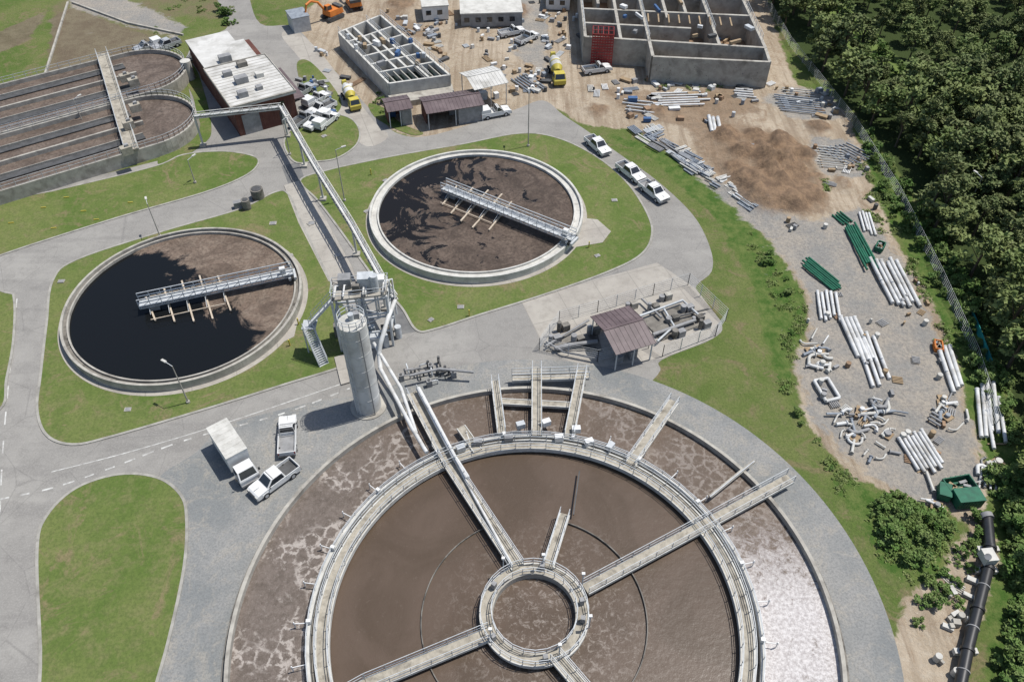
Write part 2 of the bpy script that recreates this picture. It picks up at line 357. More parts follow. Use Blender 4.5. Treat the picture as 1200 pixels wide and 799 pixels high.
m=MB('gravel_ring_road'); m.annulus(BC,RB-.3,31.6,.03,'gravel')
m.done()
m=MB('gravel_parking_pad'); m.sheet(smooth(PX([(205,600),(185,562),(230,530),(262,500),(330,480),(400,466),(470,470),(440,520),(330,640),(255,760),(200,850),(172,850),(200,740),(218,660),(219,615)]),5),.025,'gravel'); m.done()
def island(pts,name='grass_island',sm=6,kerb=True,z=.1):
    o=smooth(PX(pts),sm); m=MB(name); m.sheet(o,z,'grass'); n=len(o)
    m.done()
    if kerb:
        k=MB('kerb'); vs=[]
        for i in range(n):
            a,b=o[i-1],o[(i+1)%n]; d=(b-a).normalized(); nn=Vector((-d.y,d.x))
            for off,zz in((.14,0),(.14,z+.03),(-.14,z+.03),(-.14,0)): vs.append((o[i].x+nn.x*off,o[i].y+nn.y*off,zz))
        k.add(vs,[(4*i+q,4*((i+1)%n)+q,4*((i+1)%n)+(q+1)%4,4*i+(q+1)%4) for i in range(n) for q in range(4)],'kerb'); k.done()
island([(44,645),(55,605),(90,572),(140,556),(185,560),(212,580),(219,608),(216,665),(198,750),(176,830),(165,900),(55,900),(48,760)])
island([(44,480),(48,440),(55,380),(62,330),(90,305),(190,272),(280,246),(322,226),(338,228),(352,258),(385,325),(400,352),(428,400),(415,424),(330,452),(240,480),(130,512),(85,521),(55,510)])
island([(-60,250),(60,225),(180,196),(215,182),(262,178),(298,184),(302,194),(285,208),(240,226),(150,252),(60,280),(0,300),(-60,322)])
island([(-60,335),(6,343),(17,352),(16,400),(8,445),(0,480),(-60,500)])
island([(352,212),(385,200),(420,192),(470,182),(540,170),(610,157),(655,163),(700,185),(735,215),(758,250),(764,275),(752,298),(715,318),(640,345),(560,370),(510,386),(488,387),(470,360),(440,328),(400,272),(372,235)])
island([(196,82),(225,76),(240,110),(248,150),(240,168),(205,190),(185,192),(195,176),(228,160),(228,120),(215,95)],kerb=False,z=.06)
island([(333,168),(345,150),(380,135),(408,138),(421,152),(418,170),(395,186),(368,190),(345,190)])
island([(442,140),(480,158),(496,156),(470,145),(452,128),(432,122)],kerb=False,z=.06)
island([(348,75),(362,72),(385,95),(400,120),(392,134),(372,128),(355,105)],kerb=False,z=.06)
m=MB('road_marking')
def dash(pts,w=.13,dl=1.6,gap=1.6):
    o=smooth(PX(pts),24,False); acc=0; 
    for i in range(len(o)-1):
        d=(o[i+1]-o[i]).length; acc+=d
        if gap==0 or (acc%(dl+gap))<dl:
            a=o[i];b=o[i+1];q=(b-a).normalized(); nn=Vector((-q.y,q.x))*w/2
            m.add([(a.x-nn.x,a.y-nn.y,.034),(b.x-nn.x,b.y-nn.y,.034),(b.x+nn.x,b.y+nn.y,.034),(a.x+nn.x,a.y+nn.y,.034)],[(0,1,2,3)],'line')
dash([(0,585),(60,572),(120,552),(220,515),(330,485),(410,455)],.2,1,1)
dash([(20,350),(12,430),(4,520),(0,600)],.15,2,2)
dash([(60,553),(150,530),(260,497),(400,450)],.12,1,0)
m.done()
m=MB('asphalt_patch')
for q in([(445,355),(475,350),(492,388),(470,392)],[(330,195),(350,190),(358,212),(338,216)]): m.sheet(PX(q),.0275+eps()*.05,mk('fresh_asphalt%d'%q[0][0],(.12,.12,.12),(.17,.17,.165),1.,.9))
m.done()
# ---------------- round clarifiers ----------------
def clarifier(c,r,wm,ba,bb,rimmat,ww,name='round_clarifier'):
    m=MB(name)
    m.ring(c,r-.3,r,0,1.2,rimmat,160); m.ring(c,r-ww,r-.3,.0,.82,'concl' if rimmat=='concl' else 'concd',160)
    m.ring(c,r-ww-.2,r-ww,.3,1.08,rimmat,160); m.disc(c,r-ww-.1,.7,wm)
    A=P(*ba,2.0);B=P(*bb,2.0); d=(B-A).normalized(); sd=d.cross(Z).normalized()
    m.beam(A-Z*.1,B-Z*.1,1.2,.1,'steel')
    for k in(1,-1):
        a=A+sd*.65*k;b=B+sd*.65*k; L=(b-a).length; n=int(L/1.3)
        for hh in(-.3,.05,.6,1.1): m.beam(a+Z*hh,b+Z*hh,.09,.09,'steel')
        for i in range(n+1):
            p=a+(b-a)*i/n; m.beam(p-Z*.3,p+Z*1.1,.07,.07,'steel')
            if i<n:
                q=a+(b-a)*(i+1)/n; m.beam(p-Z*.3,q+Z*.6,.05,.05,'steel')
    e=B-d*.2; m.box((e.x,e.y,1.5),(1.,1.8,.4),math.atan2(d.y,d.x),'steel'); 
    for k in(-.8,.8): q=e+sd*k; m.cyl(q+d*-.15-Z*.4,q+d*.15-Z*.45,.33,mat='rubber')
    m.box((e.x-d.x,e.y-d.y,2.5),(.7,.5,.9),math.atan2(d.y,d.x),'white')
    m.box((A.x+d.x*1.5,A.y+d.y*1.5,1.3),(1.2,.8,1.1),math.atan2(d.y,d.x),'greyp')
    for i,t in enumerate((1.,3.2,5.4,7.6,9.8)):
        p=A+d*t; ln=(2.4,3.4,4.1,4.4,3.6)[i]
        m.beam(p+sd*ln+d*.5-Z*1.1,p-sd*ln-d*.5-Z*1.1,.2,.2,'arm')
        m.beam(p-Z*1.05,p-Z*.2,.12,.12,'steel')
        for k in(.5,-.5): m.beam(p+sd*ln*k-Z*1.05,p-Z*.25,.06,.06,'steel')
    for k in(2.2,-2.2): m.beam(A+d*1+sd*k-Z*1.0,A+d*9.8+sd*k-Z*1.0,.1,.1,'arm')
    return m.done()
wm1=scum('clarifier_water',(.17,.125,.095),(.215,.168,.13),(.008,.009,.010),T1.x,T1.y,.62,.62,.07,1.2,.16,.04,.1)
wm2=scum('clarifier_scum',(.10,.074,.058),(.14,.106,.083),(.012,.011,.011),T2.x,T2.y,.9,-.45,.045,3.6,-.22,.06,.2)
clarifier(T1,R1,wm1,(163,356),(343,318),'conc',.75); clarifier(T2,R2,wm2,(520,219),(672,279),'concl',1.1)
m=MB('clarifier_apron')
m.annulus(T1,R1+.002,R1+.6,.118,'slab'); m.annulus(T2,R2+.002,R2+.6,.119,'slab'); m.done()
m=MB('concrete_access_pad')
m.sheet(PX([(672,255),(700,258),(716,272),(706,285),(665,292)]),.125,'slab'); m.sheet(PX([(335,340),(352,318),(356,345),(345,395),(300,418),(320,385)]),.125,'slab'); m.done()
# ---------------- big treatment tank ----------------
n=NT('aeration_foam_water',.45,.3)
sp=n.t.nodes.new('ShaderNodeSeparateXYZ'); n.L(sp.inputs[0],n.pos())
gl=n.mr(sp.outputs[0],BC.x-6,BC.x-20); gr=n.ma('MULTIPLY',n.mr(sp.outputs[0],BC.x+14,BC.x+19),n.mr(sp.outputs[1],BC.y+13,BC.y+1))
base=n.mix(n.mr(n.noise(.25,4,.6,dist=1.),.4,.6),(.1,.072,.052),(.12,.088,.066))
base=n.mix(n.ma('MULTIPLY',gl,.85),base,n.mix(n.mr(n.noise(1.4,4,.8),.38,.62),(.1,.08,.065),(.165,.135,.115)))
v=n.vor(.9,None,'DISTANCE_TO_EDGE'); nz=n.noise(1.8,4,.77,dist=1.)
vein=n.mr(n.ma('ADD',v,n.ma('MULTIPLY',n.ma('SUBTRACT',nz,.5),.9)),.02,.14,1,0)
big=n.mr(n.noise(.16,5,.67,dist=.8),.47,.55)
amt=n.ma('MULTIPLY',n.ma('MULTIPLY',vein,big),n.ma('ADD',n.ma('MULTIPLY',gl,.6),.4))
base=n.mix(amt,base,(.36,.32,.285))
sk2=n.noise(3.,4,.8)
base=n.mix(n.ma('MULTIPLY',n.mr(sk2,.54,.66),.45),base,(.26,.225,.195))
wr=n.mr(n.ma('ADD',n.noise(.9,6,.8,dist=.6),n.ma('MULTIPLY',gr,.24)),.54,.66)
base=n.mix(n.ma('MULTIPLY',wr,n.ma('MULTIPLY',gr,.95)),base,n.mix(n.mr(sk2,.4,.6),(.36,.33,.32),(.6,.575,.56)))
n.bump(n.noise(2.2,5,.8),.6,.16); outerw=n.col(base)
n=NT('brown_mixed_liquor',.3,.35)
b=n.mix(n.mr(n.noise(.12,4,.6,dist=1.2),.4,.6),(.082,.058,.04),(.102,.073,.053))
b=n.mix(n.ma('MULTIPLY',n.mr(n.noise(1.8,5,.8,dist=.5),.6,.72),.3),b,(.2,.165,.135))
rad=n.t.nodes.new('ShaderNodeVectorMath'); rad.operation='DISTANCE'; n.L(rad.inputs[0],n.pos()); rad.inputs[1].default_value=(BC.x+2,BC.y-1,.35)
cen=n.mr(rad.outputs['Value'],3,12,1,0)
v=n.noise(1.6,6,.84,dist=.8)
b=n.mix(n.ma('MULTIPLY',n.mr(v,.51,.62),n.ma('MULTIPLY',cen,.75)),b,(.3,.26,.225))
n.bump(n.noise(1.1,5,.68),.3,.1); innerw=n.col(b)
m=MB('circular_aeration_tank')
m.ring(BC,RB-.35,RB,0,1.0,'conc',192); m.ring(BC,RB,RB+.45,0,.16,'concd',192)
m.annulus(BC,19.8,RB-.3,.35,outerw); m.disc(BC,18.1,.36,innerw)
m.ring(BC,19.55,19.85,0,1.12,'concl',160); m.ring(BC,19.0,19.55,.0,.55,'concd',160); m.ring(BC,17.95,19.0,.72,1.02,'deck',160); m.ring(BC,18.0,18.25,0,.72,'conc',160)
m.ring(BC,18.95,19.1,.7,1.14,'concl',160); m.ring(BC,17.85,17.96,.6,1.12,'concl',160)
m.ringrail(BC,17.95,1.02,n=72); m.ringrail(BC,19.02,1.1,n=72); m.ringrail(BC,19.8,1.12,'steel',60,.5)
m.ring(BC,3.75,4.8,.86,1.06,'deck',96); m.ring(BC,4.72,4.85,.75,1.14,'concl',96); m.ring(BC,3.65,3.78,0,1.14,'conc',96)
m.ringrail(BC,4.75,1.06,n=28); m.ringrail(BC,3.8,1.06,n=24)
m.ring(BC,9.95,10.04,.2,.6,'concd',128,math.radians(-62),math.radians(75)); m.ring(BC,9.95,10.04,.2,.55,'concd',128,math.radians(118),math.radians(235))
def wk(l,w=1.1,z=1.18,**k):
    for a,b in zip(l[:-1],l[1:]): m.walk(P(*a,z),P(*b,z),w,**k)
wk([(686,690),(838,608),(926,560)],1.15); wk([(574,742),(430,802),(380,830)],1.2); wk([(650,768),(690,815)],1.1)
wk([(642,665),(662,602)],1.0); wk([(607,665),(528,545),(483,460)],1.25)
wk([(738,545),(790,470)],1.1); 
wk([(588,508),(580,446)],.9); wk([(629,510),(629,430)],1.1); wk([(667,512),(682,434)],1.1)
wk([(582,470),(676,475)],.8,1.1,rails=False); wk([(600,443),(690,440)],1.0,1.1); wk([(540,500),(560,528)],1.,rails=False)
m.beam(P(672,603,1.0),P(679,552,1.0),.12,.15,'dsteel'); m.beam(P(832,582,1.1),P(884,540,1.1),.35,.2,'conc'); m.beam(P(832,582,1.4),P(884,540,1.4),.08,.08,'steel')
for a,b in(((629,508),(629,440)),((588,508),(580,455)),((667,512),(680,445))): m.beam(P(*a,.4),P(*b,.4),.25,.9,'conc')
for i in range(34):
    t=2*math.pi*i/34+.05; d=Vector((math.cos(t),math.sin(t),0)); p=Vector((BC.x,BC.y,1.15))+d*19.8
    m.beam(p,p+d*1.3,.07,.07,'white'); m.cyl(p+d*1.2-Z*.7,p+d*1.2+Z*.25,.06,mat='white',n=6)
    if i%2: m.box(p-d*.1+Z*.3,(.4,.3,.45),t,'white')
for i in range(16):
    t=2*math.pi*i/16+.2; d=Vector((math.cos(t),math.sin(t),0)); p=Vector((BC.x,BC.y,1.2))+d*4.3
    if i%3==0: m.box(p+Z*.35,(.4,.4,.7),t,'greyp')
for u,v in((610,500),(640,497),(655,515),(690,520),(715,525),(560,520),(540,527),(596,515),(675,505)):
    p=P(u,v,1.2); m.box(p+Z*.3,(.9,.6,.7),random.random(),random.choice(['white','steel','concl','greyp']))
for u,v in((590,668),(636,664),(682,686),(690,735),(655,768),(575,750)):
    p=P(u,v,1.2); m.beam(p,p+Z*2.2,.1,.1,'steel'); m.box(p+Z*2.2,(.3,.25,.2),0,'white')
m.tube([P(445,430,1.9),P(482,500,1.9),P(500,530,1.9)],.22,10,'wpipe')
m.tube([P(490,455,1.8),P(532,535,1.8),P(548,560,1.6)],.28,10,'wpipe')
m.tube([P(536,545,1.5),P(600,662,1.5)],.14,8,'wpipe')
m.tube([P(480,440,1.6),P(515,432,1.6),P(555,436,1.4)],.16,8,'greyp')
m.done()
# ---------------- silo ----------------
sb=P(432,476); sh=13.0; sr=1.42
m=MB('lime_silo'); m.cyl(sb,sb+Z*sh,sr,n=40,mat='silo'); m.cyl(sb+Z*sh,sb+Z*(sh+.35),sr+.03,.5,n=40,mat='concl')
for k in range(1,6): m.ring(sb,sr-.01,sr+.02,k*2.3,k*2.3+.06,'silo',40)
m.ringrail(sb,sr-.05,sh,n=12); m.cyl(sb+Z*(sh+.3),sb+Z*(sh+1.1),.3,n=14,mat='steel'); m.box(sb+Vector((.5,.3,sh+.6)),(.5,.5,.8),.3,'greyp')
ld=Vector((-.5,-.86,0)); l2=Vector((.86,-.5,0))
for k in(-.25,.25): m.beam(sb+ld*(sr+.18)+l2*k,sb+ld*(sr+.18)+l2*k+Z*(sh+1),.06,.06,'steel')
for k in range(38): m.beam(sb+ld*(sr+.18)+l2*.25+Z*(.3+k*.33),sb+ld*(sr+.18)-l2*.25+Z*(.3+k*.33),.04,.04,'steel')
m.tube([sb+Vector((.9,-1.3,0)),sb+Vector((.9,-1.3,sh))],.07,6,'greyp')
m.cyl(sb,sb+Z*.15,2.0,n=30,mat='conc'); m.done()
# ---------------- steel platform + stair ----------------
m=MB('steel_access_tower'); zt=8.2
q=[P(388,352,zt),P(452,345,zt),P(455,328,zt),P(390,334,zt)]
m.prism([(p.x,p.y) for p in q],zt-.2,zt,'conc')
for a,b in zip(q,q[1:]+q[:1]): m.rail(a,b)
for p in q+[(q[0]+q[1])/2,(q[2]+q[3])/2]: m.beam(Vector((p.x,p.y,0)),Vector((p.x,p.y,zt-.2)),.25,.25,'steel')
for zz in(2.6,5.4):
    for a,b in zip(q,q[1:]+q[:1]):
        m.beam(Vector((a.x,a.y,zz)),Vector((b.x,b.y,zz)),.18,.2,'steel'); m.beam(Vector((a.x,a.y,zz)),Vector((b.x,b.y,zz+2.6)),.1,.1,'steel')
for u,v,sx,sy,szz,mt in((405,335,1.4,1.2,1.4,'greyp'),(430,336,1.8,1.3,1.7,'steel'),(446,333,1,1,1.1,'white'),(418,342,.8,.8,1.2,'concd')):
    p=P(u,v,zt); m.box(p+Z*szz/2,(sx,sy,szz),.1,mt); 
m.cyl(P(440,340,zt),P(440,340,zt)+Z*2.2,.45,n=14,mat='steel'); 
for k in range(7):
    a=q[0]+(q[1]-q[0])*random.random(); m.tube([a+Z*.3,a+Z*.3+Vector((0,1.5,.4)),a+Vector((.8,2.2,.4)),a+Vector((.8,2.2,-5))],.12,6,'wpipe')
A=P(390,350,zt); mid=P(364,378,4.2); B=P(380,428,0)
def stair(a,b,w=1.1):
    d=(b-a); sd=Vector((d.x,d.y,0)).normalized().cross(Z)*w/2; n=int(abs(d.z)/.22)
    for k in(1,-1): m.beam(a+sd*k,b+sd*k,.08,.25,'steel'); m.rail(a+sd*k,b+sd*k)
    for i in range(n): p=a+d*(i+.5)/n; m.fr(p,Vector((d.x,d.y,0)).normalized()*.26,sd*2,Z*.04,'steel')
stair(A,mid); m.prism([(mid.x-.9,mid.y-1),(mid.x+.7,mid.y-1),(mid.x+.7,mid.y+.5),(mid.x-.9,mid.y+.5)],4.05,4.15,'steel')
stair(Vector((mid.x-.2,mid.y-.8,4.1)),B)
for dx in(-.8,.6): m.beam(Vector((mid.x+dx,mid.y-.8,0)),Vector((mid.x+dx,mid.y-.8,4.05)),.14,.14,'steel')
m.prism(PX([(392,420),(418,412),(440,440),(400,452)],0),.1,.24,'slab')
for u,v in((400,392),(425,395),(440,405),(455,395),(410,412)): p=P(u,v); m.box(p+Z*.9,(1.4,1.1,1.6),.2,random.choice(['greyp','concd','white','steel'])); m.cyl(p+Vector((1.3,0,0)),p+Vector((1.3,0,1.8)),.4,n=14,mat='steel')
m.done()
# ---------------- elevated pipe bridge ----------------
m=MB('elevated_pipe_bridge')
pth=[P(228,138,5),P(330,127,5),P(372,200,5),P(412,264,5),P(446,325,5.2),P(463,352,5.4)]
for a,b in zip(pth[:-1],pth[1:]):
    d=(b-a).normalized(); sd=d.cross(Z).normalized()
    for k in(.36,-.36):
        for hh in(0,.7): m.beam(a+sd*k+Z*hh,b+sd*k+Z*hh,.1,.1,'concl')
        n=max(1,int((b-a).length/1.4))
        for i in range(n): p=a+(b-a)*i/n; q2=a+(b-a)*(i+1)/n; m.beam(p+sd*k,q2+sd*k+Z*.7,.05,.05,'concl'); m.beam(p+sd*k,p+sd*k+Z*.7,.05,.05,'concl')
    m.tube([a+Z*.3+sd*.15,b+Z*.3+sd*.15],.15,8,'wpipe',False); m.tube([a+Z*.3-sd*.17,b+Z*.3-sd*.17],.11,8,'wpipe',False)
    m.beam(a+Z*.06,b+Z*.06,.66,.04,'conc')
for p in pth[1:-1]+[(pth[2]+pth[1])/2,pth[0]]:
    m.beam(Vector((p.x,p.y,0)),p,.25,.25,'concl'); m.box((p.x,p.y,.2),(.9,.9,.4),0,'conc')
m.tube([P(463,352,5.4),P(455,372,5.2),P(446,402,4),P(444,415,2.2),P(446,432,1.8)],.26,10,'wpipe')
m.tube([P(438,402,2.4),P(470,455,2.0),P(488,508,1.9)],.2,8,'wpipe')
m.done()
m=MB('valve_assembly')
for k in range(16):
    p=P(random.uniform(478,528),random.uniform(430,450),0); a=random.choice([.3,1.87,.3,3.4])+random.uniform(-.1,.1); d=Vector((math.cos(a),math.sin(a),0))
    r=random.uniform(.06,.13); m.tube([p+Z*.1,p+Z*.6,p+Z*.75+d*.2,p+Z*.75+d*1.1],r,8,random.choice(['greyp','steel','greyp','dsteel']))
    if k%2==0: m.cyl(p+d,p+d+Z*1.1,.16,n=10,mat='dsteel')
    if k%4==0: m.box(p+Z*.5+d,(.6,.5,1.),a,'greyp')
m.done()
# ---------------- oxidation ditch ----------------
E=Vector((.829,.559,0)); Nn=Vector((-.559,.829,0))
def EN(e,nn,z=0): return E*e+Nn*nn+Z*z
sw=scum('ditch_scum',(.15,.115,.093),(.18,.143,.117),(.035,.03,.027),0,0,.0,.0,.0,2.2,-.42,.1,.12)
m=MB('oxidation_ditch')
def track(nc,hw,ee,z1):
    L0=-75; pts=[(L0,-hw)]+[(ee-hw+hw*math.cos(t),hw*math.sin(t)) for t in np.linspace(-math.pi/2,math.pi/2,28)]+[(L0,hw)]
    for i in range(len(pts)-1):
        a=EN(pts[i][0],nc+pts[i][1]);b=EN(pts[i+1][0],nc+pts[i+1][1]); m.beam(a+Z*z1/2,b+Z*(z1/2+.0007*(i%2)),.4,z1,'conc')
    ins=[EN(x,nc+y*.985) for x,y in pts]; m.sheet(ins,z1-.7,sw)
    m.beam(EN(L0,nc,z1/2),EN(ee-hw,nc,z1/2),.35,z1-.05,'conc')
    for off in(-hw*.5,hw*.5):
        m.beam(EN(L0,nc+off,z1-.55),EN(ee-hw-1,nc+off,z1-.55),1.3,.14,'dsteel'); m.beam(EN(L0,nc+off+.8,z1-.5),EN(ee-hw-1,nc+off+.8,z1-.5),.12,.5,'conc')
    m.rail(EN(L0,nc-hw-.0,z1),EN(ee-hw,nc-hw,z1)); m.rail(EN(L0,nc+hw,z1),EN(ee-hw,nc+hw,z1))
    for i in range(1,len(pts)-2): m.rail(EN(pts[i][0],nc+pts[i][1],z1),EN(pts[i+1][0],nc+pts[i+1][1],z1))
track(127.3,8.1,23.0,2.2); track(144.3,8.3,27.0,2.25)
m.walk(EN(11,118.6,2.7),EN(15.5,153.5,2.7),1.9,'deck')
for u,v in((148,95),(158,100),(150,180),(160,130),(152,150)):
    p=P(u,v,2.8); m.box(p+Z*.6,(1.6,1.1,1.2),.6,'deck'); m.box(p+Z*1.3+E*.2,(.5,.5,.5),.6,'greyp')
for e in(-8,-30):
    m.walk(EN(e,119,2.5),EN(e,152,2.5),1.1,'deck')
m.cyl(EN(26.5,141,0),EN(26.5,141,3.4),.9,n=16,mat='concl'); m.done()
# ---------------- buildings ----------------
def frame(FL,FR,BR,z):
    a=P(*FL,z);b=P(*FR,z);c=P(*BR,z); e=(b-a); w=e.length; e=e.normalized(); nn=Vector((-e.y,e.x,0)); dp=(c-b).dot(nn)
    a.z=0; return a,e,nn,w,dp
bb=empty('brick_pump_building')
a,e,nn,w,dp=frame((271,127),(346,107),(322,62),5.2); rot=math.atan2(e.y,e.x)
def blk(m,x0,x1,y0,y1,z0,z1,mat): m.fr(Vector(((a+e*(x0+x1)/2+nn*(y0+y1)/2).x,(a+e*(x0+x1)/2+nn*(y0+y1)/2).y,(z0+z1)/2)),e*(x1-x0),nn*(y1-y0),Z*(z1-z0),mat)
m=MB('walls'); blk(m,.3,w-.3,.3,dp+8,0,4.9,'brick'); blk(m,.6,w-2.6,dp+8,dp+14,0,4.2,'brick'); m.done(parent=bb)
m=MB('roof'); blk(m,-.1,w+.1,-.1,dp+.2,4.9,5.25,'roofw'); blk(m,.2,w-1.2,dp+.2,dp+8.2,4.9,5.1,'roofw'); blk(m,.4,w-2.4,dp+8.2,dp+14.3,4.2,4.5,'roofw')
blk(m,w-.1,w+1.6,1,dp-2,3.2,3.4,'roofb')
for x in(-.12,w-.02): blk(m,x,x+.14,-.1,dp+.2,5.2,5.42,'conc')
for y in(-.14,dp+.1): blk(m,-.1,w+.1,y,y+.14,5.2,5.43,'conc')
for k in range(14): blk(m,.04,w-.04,.4+k*dp/14.5,.46+k*dp/14.5,5.25,5.29,'conc')
for x,y,sx,sy,hz in((2,2,1.5,1.2,.9),(5.2,3,1,1,.6),(3,6.5,2,1.4,1),(6.5,7,1.2,1.2,.7),(2,10,1.4,1,.8),(5,12,1.6,1.2,.8),(3,15.5,2,1.2,.9)): blk(m,x,x+sx,y,y+sy,5.1,5.26+hz,random.choice(['concl','greyp','concd']))
m.done(parent=bb)
m=MB('door'); blk(m,1.2,4.0,.22,.3,0,3.4,'greyp'); blk(m,w-3.2,w-2.1,.22,.3,0,2.2,'dsteel'); m.done(parent=bb)
m=MB('windows')
for k in range(3): blk(m,4.8+k*1.3,5.7+k*1.3,.23,.3,3.0,4.0,'glass')
for k in range(6): blk(m,w-.3,w-.24,2+k*2.4,3.4+k*2.4,1.4,2.8,'glass')
m.done(parent=bb)
def shelter(FL,FR,BR,z,roof,name='metal_shelter',walls=False,gable=True,extra=None):
    global a,e,nn
    a,e,nn,w,dp=frame(FL,FR,BR,z); m=MB(name)
    A=a+Z*z; B=a+e*w+Z*z; Cc=B+nn*dp; D=A+nn*dp; r=.12*dp if gable else .12
    M1=(A+D)/2+Z*r; M2=(B+Cc)/2+Z*r
    for lo1,lo2 in((A,B),(D,Cc)):
        nrm=((lo2-lo1).cross(M1-lo1)).normalized()
        if nrm.z<0:nrm=-nrm
        vs=[lo1,lo2,M2,M1]; vs=vs+[p-nrm*.08 for p in vs]
        m.add(vs,[(0,1,2,3),(7,6,5,4),(0,4,5,1),(1,5,6,2),(2,6,7,3),(3,7,4,0)],roof)
        ns=int(w/.6)
        for i in range(ns+1):
            t=i/ns; m.beam(lo1.lerp(lo2,t)+nrm*.02,M1.lerp(M2,t)+nrm*.02,.06,.04,roof)
    m.beam(M1+Z*.04,M2+Z*.04,.3,.06,roof)
    for x in(.3,w/2,w-.3):
        for y in(.3,dp-.3): p=a+e*x+nn*y; m.beam(p,p+Z*(z-.05),.14,.14,'steel')
    if walls:
        blk(m,.25,w-.25,dp-.4,dp-.25,0,z-.1,'brick'); blk(m,.25,.4,dp*.4,dp-.4,0,z-.1,'brick'); blk(m,w*.55,w-.3,.35,dp*.4,0,z-.3,'greyp')
    for k in range(4):
        x=random.uniform(.8,w-1.2);y=random.uniform(.8,dp-1); blk(m,x,x+random.uniform(.6,1.4),y,y+.8,0,random.uniform(.8,1.8),random.choice(['steel','white','greyp','greyp','blue']))
    return m.done()
shelter((722,416),(769,402),(744,356),3.0,'roofb')
shelter((454,132),(484,127),(477,111),3,'roofb',walls=True); shelter((500,134),(568,123),(556,104),3,'roofb',walls=True); shelter((556,106),(596,97),(578,77),4,'roofw')
m=MB('pump_manifold')
for pp,r,mt in(([(650,408),(668,404),(700,400)],.25,'greyp'),([(690,375),(640,405)],.14,'greyp'),([(745,372),(800,352),(822,372)],.17,'steel'),([(765,392),(815,375)],.22,'greyp'),([(770,400),(790,382),(778,362)],.14,'steel'),([(752,350),(775,372)],.14,'greyp'),([(790,372),(830,362)],.12,'dsteel'),([(700,420),(660,412),(640,400)],.12,'greyp')):
    m.tube([P(u,v,.7) for u,v in pp],r,10,mt)
for u,v in((672,403),(690,392),(783,378),(800,366),(812,378),(760,365),(645,402),(775,352),(790,395),(820,385),(700,385),(735,362),(655,388)):
    p=P(u,v); m.cyl(p,p+Z*random.uniform(.8,1.6),random.uniform(.2,.4),n=14,mat=random.choice(['greyp','concd','greyp'])); m.box(p+Vector((.8,.2,.5)),(.9,.7,1.),.4,random.choice(['conc','greyp','concd','concd']))
m.prism(PX([(752,376),(800,358),(826,380),(775,400)]),.03,.2,'concd'); m.prism(PX([(640,412),(650,396),(700,392),(706,412)]),.03,.15,'concd')
m.done()
def fence(pts,name='wire_fence',h=1.8,step=2.5,mat='steel',rr=.025):
    m=MB(name)
    for p,q in zip(pts[:-1],pts[1:]):
        n=max(1,int((q-p).length/step))
        for i in range(n+1): r=p+(q-p)*i/n; m.beam(r,r+Z*h,.07,.07,mat)
        for k in range(6): m.beam(p+Z*h*(k+1)/6,q+Z*h*(k+1)/6,rr,rr,mat)
    m.done()
fence(PX([(632,410),(655,378),(700,366),(765,346),(806,334),(850,376),(838,394),(776,418),(760,408),(700,424),(632,410)]),'chain_wire_fence',2.)
fence(PX([(882,-20),(925,55),(1000,150),(1050,230),(1100,330),(1140,420),(1165,500)]),'boundary_fence',1.8,3)
fence(PX([(110,95),(200,60)]),'paddock_fence',1.2,3)
m=MB('retaining_edge_wall')
for l in(PX([(80,4),(52,93)]),PX([(85,4),(150,28),(215,42)])):
    for p,q in zip(l[:-1],l[1:]): m.beam(p+Z*.15,q+Z*.15,.35,.4,'conc')
m.done()
m=MB('shade_cloth_fence'); teal=mk('teal_shade_cloth',(.03,.28,.26),(.02,.2,.2),1,.8)
l=PX([(1133,365),(1145,395),(1158,430)]); [m.beam(p+Z*.6,q+Z*.6,.06,1.2,teal) for p,q in zip(l[:-1],l[1:])]; m.done()
# ---------------- rectangular concrete structures ----------------
def cells(name,qd,z1,th,sl,tl,mat='conc',floor=None,zf=.3,z0=0):
    A,B,Cc,D=[Vector((p.x,p.y,0)) for p in qd]
    pt=lambda s,t: A*(1-s)*(1-t)+B*s*(1-t)+Cc*s*t+D*(1-s)*t
    m=MB(name)
    for s,t0,t1,*h in sl:
        zz=(h[0] if h else z1)+eps(); a=pt(s,t0)+Z*zz/2; b=pt(s,t1)+Z*zz/2; m.beam(a,b,th,zz,mat)
    for t,s0,s1,*h in tl:
        zz=(h[0] if h else z1)+eps(); a=pt(s0,t)+Z*zz/2; b=pt(s1,t)+Z*zz/2; m.beam(a,b,th,zz,mat)
    if floor: m.sheet([pt(.003,.003),pt(.997,.003),pt(.997,.997),pt(.003,.997)],zf,floor)
    return m,pt
q=[P(397,38,3),P(446,18,3),P(527,88,3),P(456,98,3)]
m,pt=cells('rectangular_settling_tank',q,3.,.4,[(0,0,1),(1,0,1),(.33,0,.8),(.66,0,1),(.5,.2,.8),(.16,0,.35)],[(0,0,1),(.2,0,1),(.35,0,1),(.5,0,1),(.65,0,1),(.8,0,1),(1,0,1)],'concl','concd',.8)
wg=mk('green_water',(.03,.045,.035),(.02,.03,.025),.5,.15,spec=.5)
m.sheet([pt(.01,.81),pt(.99,.81),pt(.99,.99),pt(.01,.99)],2.0,wg)
for k in range(1,8): m.beam(pt(k/8,.81)+Z*2.6,pt(k/8,.99)+Z*2.6,.18,.5,'conc')
for s in(0,.66,1): m.rail(pt(s,0)+Z*3.05,pt(s,1)+Z*3.05)
for k in range(14):
    p=pt(random.random(),random.random()*.8)+Z*3; m.box(p+Z*.4,(random.uniform(.4,1.5),.6,.8),random.random()*3,random.choice(['greyp','white','timber','steel','blue']))
m.done()
m=MB('concrete_stub_wall'); m.prism(PX([(455,118),(530,105),(533,116),(462,128)],0),0,1.0,'conc'); m.done()
q=[P(686,43,4.8),P(897,56,4.8),P(838,-70,4.8),P(674,-70,4.8)]
